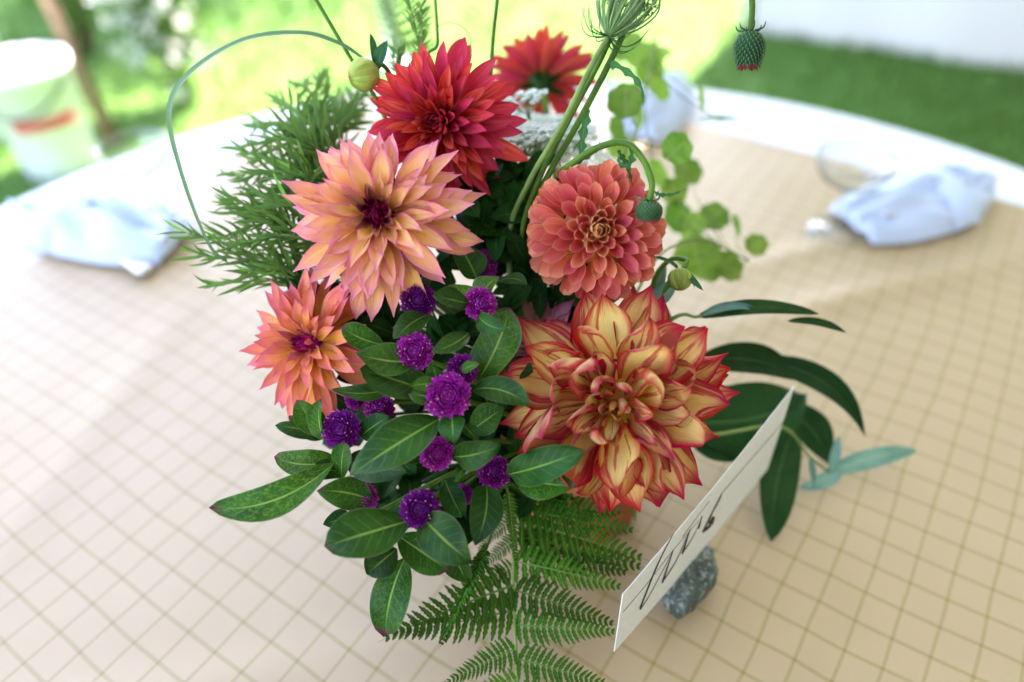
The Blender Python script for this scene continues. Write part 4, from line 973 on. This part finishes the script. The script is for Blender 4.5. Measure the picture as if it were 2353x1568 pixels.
for k_ in range(300):
    a = r.uniform(0, 6.28); q = math.sqrt(r.random()); zz = r.uniform(.018, .038); c = lb + (X * math.cos(a) + Y * math.sin(a)) * .0155 * q + Z * zz
    dr = nz(np.array([r.uniform(-1, 1), r.uniform(-1, 1), r.uniform(-1, 1)])); e1, e2, e3 = basis(dr); L = r.uniform(.002, .0045); i0 = len(rv); w_ = .0006
    for a_ in (0, 2.09, 4.18): rv.append(c + (e1 * math.cos(a_) + e2 * math.sin(a_)) * w_)
    rv.append(c + e3 * L)
    rf += [(i0, i0 + 1, i0 + 3), (i0 + 1, i0 + 2, i0 + 3), (i0 + 2, i0, i0 + 3)]
o = wpart('seed_mass', rv, rf, M['lacecore'], lh, origin=lb); o['kind'] = 'stuff'
for k_ in range(16):
    a = k_ * 6.28 / 16 + r.uniform(-.2, .2); o = X * math.cos(a) + Y * math.sin(a); l = r.uniform(.012, .019)
    tube('bract', [lb, lb + o * l * .6 - Z * .002, lb + o * l + Z * .003, lb + o * l * 1.15 + Z * r.uniform(.006, .012)], .00042, .00012, M['thistle'], lh, 5, 16)
th = thing('cut_stalk', 'green stalk squeezed between the hairy and the thick slanting stems', 'stem', MOUTH)
tube('stem', [MOUTH, P(1215, 700, .465), P(1200, 540, .445), P(1240, 410, .422), P(1310, 270, .408), P(1395, 105, .398), P(1440, -30, .393)], .0016, .0015, M['stem'], th, 9, 60)

# ------------------------------------------------------------------ eucalyptus on the card side
def euc(label, stem, lv):
    th = thing('eucalyptus_sprig', label, 'foliage', MOUTH); tube('stem', [MOUTH] + stem, .0016, .0008, M['palestem'], th, 7, 40)
    for (b, t, wpx, d0, d1, mt, kw) in lv: leaf(th, b, t, wpx * .85, d0, d1, M[mt], shape='lan', nh=nz(-fwd + np.array([kw.pop('nx', 0), 0, .5])), **kw)
euc('eucalyptus sprig with large dark leaves drooping behind the white card', [P(1560, 960, .50), P(1660, 900, .52), P(1790, 930, .55), P(1860, 990, .565)],
    [((1560, 965), (1850, 905), 215, .515, .545, 'euc', dict(sweep=.10, fold=.05)), ((1600, 830), (1842, 872), 100, .510, .52, 'euc', dict(sweep=-.08)),
     ((1735, 828), (1990, 1004), 82, .516, .528, 'euc', dict(sweep=-.13)), ((1790, 930), (1912, 1072), 108, .55, .556, 'euc', dict(sweep=-.1, bow=.0)),
     ((1822, 992), (1774, 1244), 124, .555, .518, 'euc', dict(sweep=.05, fold=.12, bow=.0)), ((1580, 1010), (1710, 1052), 80, .51, .52, 'euc', dict())])
euc('eucalyptus sprig with grey-green leaves resting on the checked cloth', [P(1600, 1000, .48), P(1790, 980, .51), P(1860, 1050, .53), P(1905, 1085, .55)],
    [((1893, 1088), (2108, 1036), 60, .552, .562, 'eucgrey', dict(sweep=-.03, fold=.3)), ((1905, 1086), (1928, 998), 32, .550, .545, 'eucgrey', dict()),
     ((1935, 1078), (1834, 1124), 48, .552, .548, 'eucgrey', dict(sweep=-.05)), ((1860, 1050), (1870, 1120), 20, .53, .535, 'eucgrey', dict())])
euc('single slim eucalyptus tip reaching out over the bare checked cloth above the card', [P(1530, 745, .45), P(1600, 728, .46), P(1640, 724, .465)],
    [((1600, 728), (1880, 722), 50, .462, .468, 'euc', dict(sweep=-.05, bow=.06)), ((1610, 726), (1740, 712), 30, .461, .462, 'eucgrey', dict(sweep=-.1)), ((1810, 738), (1946, 766), 26, .467, .470, 'euc', dict(sweep=-.06))])
euc('blue-green leaf stem squeezed behind the salmon ball dahlia', [P(1480, 720, .45), P(1500, 680, .452)],
    [((1470, 730), (1560, 640), 60, .448, .452, 'eucgrey', dict()), ((1480, 740), (1530, 600), 44, .452, .455, 'eucgrey', dict()), ((1480, 745), (1480, 690), 50, .445, .45, 'eucgrey', dict())])

# ------------------------------------------------------------------ vine with round leaves
def round_mesh(seed, lob=7):
    r = random.Random(seed); vs = [(0, 0, -.06)]; uv = [(.5, .5)]; fs = []; n = 42
    for ring, k_ in ((1, .35), (2, .7), (3, 1.0)):
        for j in range(n):
            a = 2 * math.pi * j / n; rr = k_ * (1 + (.05 * math.cos(a * lob) if ring == 3 else 0)) * (1 + .04 * math.sin(2 * a + seed)); 
            vs.append((rr * math.cos(a), rr * math.sin(a), .10 * k_ ** 2 * math.sin(2 * a + seed) + .05 * k_)); uv.append((.5 + .5 * rr * math.cos(a), .5 + .5 * rr * math.sin(a)))
    for j in range(n):
        fs.append((0, 1 + j, 1 + (j + 1) % n))
        for ring in range(2): a = 1 + ring * n; fs.append((a + j, a + n + j, a + n + (j + 1) % n, a + (j + 1) % n))
    return mesh('round_leaf', vs, fs, uv)
RM = [round_mesh(s) for s in (1, 2, 3)]
def vine(label, stem, lv):
    q = [MOUTH] + [P(*s) for s in stem]; th = thing('vine', label, 'foliage', MOUTH); tube('stem', q, .0011, .0006, M['palestem'], th, 6, 60); sp = spline(q, 60)
    for i, (x, y, r_, d, tx, ty) in enumerate(lv):
        d += .05 if (x, y) not in ((1437, 232), (1556, 342)) else 0
        c = P(x, y, d); X, Y, Z = basis(nz(-fwd + RGT * tx + UPV * ty), RGT); Rm = r_ * d / FPX
        near = sp[np.argmin(np.linalg.norm(sp - c, axis=1))]; stk = tube('leaf_stalk', [near, .5 * (near + c) - Z * .004, c - Z * Rm * .06], .0005, .0004, M['palestem'], th, 5, 8)
        obj('round_leaf', RM[i % 3], M['round'], stk, MW[stk].inverted() @ mat4(X, Y, Z, c, Rm) @ Matrix.Rotation(i * 1.1, 4, 'Z'))
vine('trailing vine with round scalloped leaves hanging beyond the salmon ball dahlia', [(1480, 640, .48), (1560, 560, .52), (1640, 560, .55), (1720, 600, .56)],
     [(1737, 563, 28, .55, .1, .2), (1668, 612, 44, .545, .3, .6), (1640, 500, 38, .56, -.2, .5), (1602, 590, 56, .53, .1, .4), (1692, 522, 30, .56, 1.6, .4), (1590, 522, 34, .55, -.9, .3), (1548, 440, 34, .56, .2, .1), (1620, 625, 36, .54, .2, .9), (1560, 500, 40, .56, .3, .2), (1580, 395, 36, .58, .2, .4)])
vine('upright vine with round leaves behind the slanting stems and the hanging thistle', [(1420, 420, .50), (1460, 300, .53), (1490, 180, .57), (1510, 90, .60)],
     [(1437, 232, 42, .520, -.1, .0), (1480, 135, 48, .58, .2, .5), (1495, 172, 40, .57, .4, .2), (1508, 112, 36, .60, .6, 1.2), (1515, 205, 32, .58, .6, .3), (1556, 342, 38, .515, .0, .1), (1610, 230, 30, .56, 1.9, .1), (1655, 274, 48, .55, .1, 3.2), (1420, 300, 34, .55, 1.0, .2), (1465, 270, 30, .56, 1.6, .0), (1430, 345, 40, .55, .2, .6), (1510, 400, 34, .56, .5, .3), (1440, 110, 40, .60, -.4, .4)])

# ------------------------------------------------------------------ card on a stone
ZB = TZ + .036
BL = T(1412, 1498, ZB); BRt = T(1764, 1078, ZB); e = BRt - BL; LC = np.linalg.norm(e); e /= LC
cn = nz(np.cross(e, [0, 0, 1.])); cn = cn if np.dot(cn, CAM - BL) > 0 else -cn
card = thing('table_card', 'white handwritten paper card standing upright on the stone', 'card', BL)
ncol = 40; vs = []; r = random.Random(3)
for side in (0, 1):
    for i in range(ncol + 1):
        k_ = i / ncol; H = lerp(.063, .083, k_); j0 = r.uniform(-.0003, .0003); j1 = r.uniform(-.0004, .0004)
        for q in (0, 1):
            vs.append(BL + e * LC * k_ + np.array([0, 0, 1.]) * (j0 if q == 0 else H + j1) - cn * (.0006 * side) + cn * .004 * math.sin(k_ * 3.1) * .3)
m_ = 2 * (ncol + 1); fs = []
for i in range(ncol):
    a = 2 * i; fs += [(a, a + 2, a + 3, a + 1), (m_ + a, m_ + a + 1, m_ + a + 3, m_ + a + 2), (a, m_ + a, m_ + a + 2, a + 2), (a + 1, a + 3, m_ + a + 3, m_ + a + 1)]
fs += [(0, 1, m_ + 1, m_), (2 * ncol, m_ + 2 * ncol, m_ + 2 * ncol + 1, 2 * ncol + 1)]
paper = wpart('paper', vs, fs, M['card'], card, smooth=False, origin=BL)
def on_card(x, y):
    r_ = ray(x, y); t = np.dot(BL - CAM, cn) / np.dot(r_, cn); p = CAM + r_ * t; k_ = np.dot(p - BL, e) / LC
    return p + cn * (.0004 + .004 * math.sin(max(0, min(1, k_)) * 3.1) * .3)
for pts, r0, r1 in [([(1430, 1406), (1482, 1342), (1543, 1261), (1600, 1194)], .00025, .00018), ([(1543, 1223), (1507, 1297), (1468, 1396)], .00035, .0007), ([(1468, 1400), (1493, 1359), (1543, 1262)], .0005, .0002),
                    ([(1543, 1261), (1530, 1300), (1518, 1336)], .0003, .0008), ([(1518, 1336), (1549, 1286), (1581, 1213)], .0006, .0002), ([(1581, 1213), (1572, 1242), (1563, 1269)], .0003, .0009),
                    ([(1563, 1269), (1582, 1240), (1600, 1206)], .0006, .0002), ([(1653, 1131), (1630, 1178), (1610, 1219)], .0004, .0009), ([(1653, 1131), (1720, 1055), (1793, 975), (1812, 950)], .0003, .0002),
                    ([(1626, 1147), (1596, 1186), (1563, 1232)], .0002, .0002), ([(1608, 1183), (1600, 1210)], .0004, .0009), ([(1653, 1131), (1650, 1142), (1640, 1165)], .0004, .0002)]:
    tube('ink_stroke', [on_card(*q) for q in pts], r0 * .62, r1 * .75, M['ink'], paper, 6, 14)
RC = T(1560, 1322, TZ + .018) + cn * .007
import bmesh
bm = bmesh.new(); bmesh.ops.create_icosphere(bm, subdivisions=5, radius=1)
for v in bm.verts:
    n_ = v.co.copy(); q = 1 + .22 * mnoise.noise(n_ * 1.3 + Vector((3, 1, 2))) + .10 * mnoise.noise(n_ * 3.1) + .035 * mnoise.noise(n_ * 9)
    v.co = Vector((n_.x * .0265 * q, n_.y * .0150 * q, n_.z * .0180 * q)); v.co.z = max(v.co.z, -.0172)
me = bpy.data.meshes.new('stone'); bm.to_mesh(me); bm.free(); me.polygons.foreach_set('use_smooth', [True] * len(me.polygons))
rk = obj('stone', me, M['rock'], None, Matrix.Translation(V3(RC + np.array([0, 0, .0025]))) @ Matrix.Rotation(math.atan2(e[1], e[0]) + .15, 4, 'Z') )
tag(rk, 'rough speckled grey-green stone holding up the white card', 'stone')
wr = thing('wire_clip', 'dark twisted wire clip joining the card to the stone', 'clip', RC)
w0 = RC - cn * .010 + np.array([0, 0, .014]); wc = on_card(1618, 1208)
tube('wire', [w0, w0 + np.array([0, 0, .014]), wc + cn * .001, wc + cn * .0015 + np.array([0, 0, .006]), wc + e * .004 + cn * .0015 + np.array([0, 0, .007]), wc + e * .005 + cn * .001 + np.array([0, 0, -.001])], .0008, .0008, M['wire'], wr, 7, 40)

# ------------------------------------------------------------------ place settings
def coupe(label, base, sc_=.80):
    th = thing('coupe_glass', label, 'glass', base, 'coupe glasses')
    out = [(.0, 0), (.036, 0), (.0365, .0015), (.030, .003), (.008, .008), (.0065, .014), (.0060, .055), (.0055, .063), (.018, .070), (.036, .082), (.046, .098), (.0485, .112)]
    inn = [(.0475, .112), (.0450, .099), (.035, .0835), (.018, .0722), (.0, .0705)]
    v, f = lathe_data(out + inn, 48, False); v = np.array(v) * sc_ + base
    wpart('bowl_and_stem', v, f, M['glass'], th, origin=base)
def napkin(label, c, ang, Lx, Ly, H, seed):
    th = thing('napkin', label, 'napkin', c, 'folded blue napkins'); ca, sa = math.cos(ang), math.sin(ang); X = np.array([ca, sa, 0]); Y = np.array([-sa, ca, 0]); vs = []; nu, nv = 44, 26
    for i in range(nu + 1):
        for j in range(nv + 1):
            u = 2 * i / nu - 1; t = 2 * j / nv - 1
            hw = Ly * (1 - .75 * max(0, u) ** 1.6) * (1 - .35 * max(0, -u) ** 3)
            prof = max(0, 1 - t * t) ** .55
            z = H * prof * (1 - .55 * abs(u) ** 2) + .004 * math.sin(u * 9 + t * 4 + seed) * prof + .011 * abs(math.sin(t * 4.2 + u * 2.2 + seed)) ** .7 * prof * (1 - .3 * u) + .004 * math.sin(t * 13 + u * 3) * prof
            if abs(u) > .98: z *= .3
            z += .004 + .006 * mnoise.noise(Vector((u * 2.5, t * 2.5, seed))) * prof
            vs.append(c + X * u * Lx + Y * t * hw + np.array([0, 0, max(.004, z)]))
    me_f = grid_faces(nu, nv)
    o = wpart('folded_cloth', vs, me_f, M['napkin'], th, origin=c)
    vs = []                                                   # the band of cloth tied across it
    for i in range(25):
        t = 2.1 * i / 24 - 1.05
        for s in (-1, -.4, .4, 1):
            hw = Ly * .98; z = (H * 1.12 + .006) * max(0, 1 - (t / 1.06) ** 2) ** .5 + .005 + .003 * math.cos(s * 3)
            vs.append(c + X * (.22 * Lx + s * .018 + .010 * t) + Y * t * hw + np.array([0, 0, z]))
    wpart('band', vs, grid_faces(24, 3), M['napkin'], th, origin=c)
    vs = []                                                   # loose pointed flap on top
    for i in range(15):
        u = i / 14
        for j in range(9):
            t = 2 * j / 8 - 1; q = .28 * Lx + u * Lx * .62
            vs.append(c + X * q + Y * t * Ly * .85 * (1 - u) ** .7 + np.array([0, 0, H * (1.15 - .85 * u) * (1 - .5 * t * t) + .006 + .003 * math.sin(5 * t)]))
    wpart('flap', vs, grid_faces(14, 8), M['napkin'], th, origin=c)
def knife(label, a, b, z):
    th = thing('table_knife', label, 'knife', a, None); d = nz(b - a); sd = nz(np.cross([0, 0, 1.], d)); L = np.linalg.norm(b - a); vs = []; n_ = 24
    for i in range(n_ + 1):
        k_ = i / n_; wd = (.0105 if k_ < .5 else .0085) * (min(1, k_ * 14 + .45)) * (min(1, (1 - k_) * 7 + .12)); th_ = .0035 if k_ < .5 else .0016
        for (s, q) in ((-1, 0), (-.6, 1), (.6, 1), (1, 0), (.6, -1), (-.6, -1)): vs.append(a + d * L * k_ + sd * wd * s + np.array([0, 0, z + q * th_ + th_]))
    fs = [(i * 6 + j, i * 6 + (j + 1) % 6, (i + 1) * 6 + (j + 1) % 6, (i + 1) * 6 + j) for i in range(n_) for j in range(6)] + [tuple(range(5, -1, -1)), tuple(n_ * 6 + j for j in range(6))]
    h = int(n_ * .5); hv = vs[:(h + 1) * 6]; hf = [f for f in fs[:h * 6]] + [tuple(range(5, -1, -1)), tuple(h * 6 + j for j in range(6))]
    wpart('handle', hv, hf, M['steel'], th, origin=a)
    bv = vs[h * 6:]; bf = [tuple(i - h * 6 for i in f) for f in fs[h * 6:n_ * 6]] + [tuple(range(5, -1, -1)), tuple((n_ - h) * 6 + j for j in range(6))]
    wpart('blade', bv, bf, M['steel'], th, origin=vs[h * 6])
def fork(label, a, b, z):
    th = thing('table_fork', label, 'fork', a); d = nz(b - a); sd = nz(np.cross([0, 0, 1.], d)); L = np.linalg.norm(b - a); zz = np.array([0, 0, 1.])
    pr = lambda k_: .0035 + .004 * math.sin(min(1, k_ * 1.6) * math.pi)
    vs = []; n_ = 16
    for i in range(n_ + 1):
        k_ = i / n_; wd = pw([(0, .008), (.4, .004), (.7, .0035), (.85, .011), (1, .012)])(k_)
        for (s, q) in ((-1, 0), (0, 1), (1, 0), (0, -1)): vs.append(a + d * L * .72 * k_ + sd * wd * s + zz * (z + .003 + q * .0015))
    fs = [(i * 4 + j, i * 4 + (j + 1) % 4, (i + 1) * 4 + (j + 1) % 4, (i + 1) * 4 + j) for i in range(n_) for j in range(4)] + [(3, 2, 1, 0), tuple(n_ * 4 + j for j in range(4))]
    wpart('handle', vs, fs, M['steel'], th, origin=a)
    for s in (-1.5, -.5, .5, 1.5):
        p0 = a + d * L * .70 + sd * s * .0062 + zz * (z + .003); tube('tine', [p0, p0 + d * L * .14 + zz * .003, p0 + d * L * .28], .0016, .0008, M['steel'], th, 6, 8)
ZT = TZ + .006
nR = T(2120, 495, ZT); napkin('pale blue folded napkin beside the glass on the lawn side, near the tent wall', nR + np.array([0, .01, 0]), math.radians(22), .100, .052, .022, 1)
coupe('shallow stemmed coupe glass next to the napkin near the tent wall', T(1915, 535, ZT))
kb = T(2010, 535, ZT); knife('steel knife lying against the napkin near the tent wall', kb, kb + np.array([.12, .060, 0]), .020)
fk = T(2030, 550, ZT); fork('steel fork lying against the napkin near the tent wall', fk, fk + np.array([.12, .05, 0]), .010)
nL = T(225, 535, ZT); napkin('pale blue folded napkin on the bright white side of the table by the bucket', nL, math.radians(160), .112, .054, .022, 4)
coupe('shallow stemmed coupe glass catching light behind the napkin by the bucket', T(368, 498, ZT))
knife('bright steel knife with its handle pointing away from the napkin by the bucket', T(345, 638, ZT), T(180, 520, ZT), .004)
fork('steel fork resting across the napkin by the bucket', T(400, 585, ZT), T(215, 545, ZT), .02)
nB = T(1545, 262, ZT); napkin('pale blue folded napkin at the far table edge behind the round vine leaves', nB + np.array([-.02, 0, 0]), math.radians(60), .09, .045, .028, 7)
coupe('shallow stemmed coupe glass half hidden behind the round vine leaves', T(1440, 320, ZT))

# ------------------------------------------------------------------ behind the table
def bucket(label, c, Rt, Rb, H, band):
    th = thing('white_bucket', label, 'bucket', c, None)
    v, f = lathe_data([(.0, .004), (Rb, .0), (Rb + .003, .004), (Rt, H - .03), (Rt + .008, H - .03), (Rt + .008, H), (Rt + .002, H + .002), (Rt - .004, H - .002), (Rb - .003, .008), (0, .008)], 40, False)
    wpart('body', np.array(v) + c, f, M['plastic'], th, origin=c)
    if band:
        z0, z1 = H * .50, H * .61; vs = []
        for i in range(25):
            a = lerp(-1.75, -.2, i / 24)
            for z in (z0, z1): rr = lerp(Rb, Rt, z / (H - .03)) + .0045; vs.append(c + np.array([rr * math.cos(a), rr * math.sin(a), z]))
        wpart('red_label', vs, grid_faces(24, 1), M['redband'], th, origin=c)
    vs = [c + np.array([Rt * math.cos(a) * 1.03, Rt * math.sin(a) * 1.03, H - .03 - .10 * abs(math.sin(a))]) for a in np.linspace(0, math.pi * -1, 15)]
    tube('handle', vs, .004, .004, M['wire'], th, 6, 30)
bc = T(150, 385, 0); bucket('white plastic bucket with a red label standing on the lawn', bc, .135, .11, .36, True)
bc2 = T(-20, 300, 0); bucket('plain white bucket at the lawn edge beside the red-labelled one', bc2, .15, .12, .44, False)
st = thing('wooden_stake', 'leaning brown wooden stake beside the white bucket', 'stake', T(262, 330, 0))
s0 = T(262, 330, 0); tube('shaft', [s0, s0 + np.array([-.10, .12, .55]), s0 + np.array([-.22, .25, 1.1])], .022, .020, M['wood'], st, 8, 10)
tube('bark_strip', [s0 + np.array([.022, -.01, 0]), s0 + np.array([-.08, .11, .55]), s0 + np.array([-.20, .24, 1.1])], .010, .008, M['brown'], st, 6, 10)

def leaf_cloud(parent, name, mat, pts, L, W, seed):
    r = random.Random(seed); vs = []; fs = []; uv = []
    for c in pts:
        d = nz(np.array([r.uniform(-1, 1), r.uniform(-1, 1), r.uniform(-.5, .8)])); X, Y, Z = basis(d); l = L * r.uniform(.6, 1.2); w_ = W * r.uniform(.7, 1.2); i0 = len(vs)
        for (y, x, z, u) in ((0, 0, 0, .5), (.45, -1, .12, 0), (.5, 0, 0, .5), (.45, 1, .12, 1), (1, 0, -.08, .5)):
            vs.append(np.asarray(c) + Z * y * l + X * x * w_ * .5 + Y * z * w_); uv.append((u, y))
        fs += [(i0, i0 + 2, i0 + 1), (i0, i0 + 3, i0 + 2), (i0 + 1, i0 + 2, i0 + 4), (i0 + 2, i0 + 3, i0 + 4)]
    return wpart(name, vs, fs, mat, parent, uv, smooth=False, origin=pts[0])
def shrub(name, label, base, h, rad, nst, nl, lw, seed, flowers=0, mat='shrub', stemmat='palestem', clump=.16):
    r = random.Random(seed); th = thing(name, label, 'shrub', base); pts = []; tips = []
    for i in range(nst):
        a = r.uniform(0, 6.28); q = math.sqrt(r.random()) * rad; hh = h * r.uniform(.6, 1.05)
        tip = base + np.array([q * math.cos(a), q * math.sin(a), hh]); mid = base + np.array([q * .35 * math.cos(a), q * .35 * math.sin(a), hh * .55])
        tube('stem', [base + np.array([.03 * math.cos(a), .03 * math.sin(a), 0]), mid, tip], .006, .002, M[stemmat], th, 5, 12)
        sp = spline([base, mid, tip], 20); tips.append(tip)
        for j in range(nl // nst):
            k_ = int(len(sp) * lerp(.25, .99, r.random())); k_ = min(k_, len(sp) - 1); pts.append(sp[k_] + np.array([r.gauss(0, clump * .4), r.gauss(0, clump * .4), r.gauss(0, clump * .4)]))
    o = leaf_cloud(th, 'leaves', M[mat], pts, *lw, seed); o['kind'] = 'stuff'
    fm = None
    for i in range(flowers):
        c = pts[r.randrange(len(pts))] + np.array([r.uniform(-.03, .03), -.03, .03])
        if fm is None:
            vs = []; fs = []
            for m_ in range(5):
                a = m_ * 1.2566; i0 = len(vs)
                for (rr, da, z) in ((.1, 0, 0), (.7, -.42, .15), (1, 0, .12), (.7, .42, .15)): vs.append((rr * math.cos(a + da), rr * math.sin(a + da), z))
                fs.append((i0, i0 + 1, i0 + 2, i0 + 3))
            fm = mesh('blossom', vs, fs, smooth=False)
        X, Y, Z = basis(nz(np.array([r.uniform(-.5, .5), -.6, r.uniform(.2, 1)])))
        obj('blossom', fm, M['flower'], th, MW[th].inverted() @ mat4(X, Y, Z, c, r.uniform(.022, .036)))
    return th
sb_ = T(440, 300, 0)
shrub('flowering_shrub', 'light green shrub dotted with white blossoms behind the arching grass blade', np.array([-1.22, 2.80, 0]), .80, .30, 16, 900, (.05, .028), 3, 130)
shrub('leafy_shrub', 'shaded olive shrub with brown twigs behind the white bucket', np.array([-1.85, 3.35, 0]), .75, .42, 22, 900, (.06, .026), 5, 0, 'shrub', 'brown', .16)
shrub('leafy_shrub', 'dark low green bush at the corner of the lawn behind the plain bucket', np.array([-2.7, 3.4, 0]), .9, .5, 16, 1500, (.08, .035), 8, 0, 'dark', 'brown', .22)

# a garden tree that shades part of the lawn
def tree(label, base, H, Rc, n, seed):
    r = random.Random(seed); th = thing('garden_tree', label, 'tree', base); top = base + np.array([.1, .05, H])
    tube('trunk', [base, base + np.array([.05, .03, H * .5]), top], .09, .03, M['brown'], th, 10, 16); pts = []
    for i in range(26):
        a = i * 2.4; z = lerp(.55, 1.0, r.random()) * H; q = Rc * math.sqrt(r.random()) * (1.1 - .5 * (z / H - .55)); p0 = base + np.array([.05, .03, z * .75]); tip = base + np.array([q * math.cos(a), q * math.sin(a), z + .2])
        tube('limb', [p0, .5 * (p0 + tip) + np.array([0, 0, .1]), tip], .022, .006, M['brown'], th, 5, 10)
        for k_ in range(n // 26):
            f_ = r.random() ** .6; pts.append(p0 * (1 - f_) + tip * f_ + np.array([r.gauss(0, .16), r.gauss(0, .16), r.gauss(0, .14)]))
    o = leaf_cloud(th, 'crown', M['shrub'], pts, .10, .05, seed); o['kind'] = 'stuff'
tree('leafy garden tree standing on the lawn beyond the bucket', np.array([-.9, 5.5, 0]), 4.0, 1.15, 5200, 4)
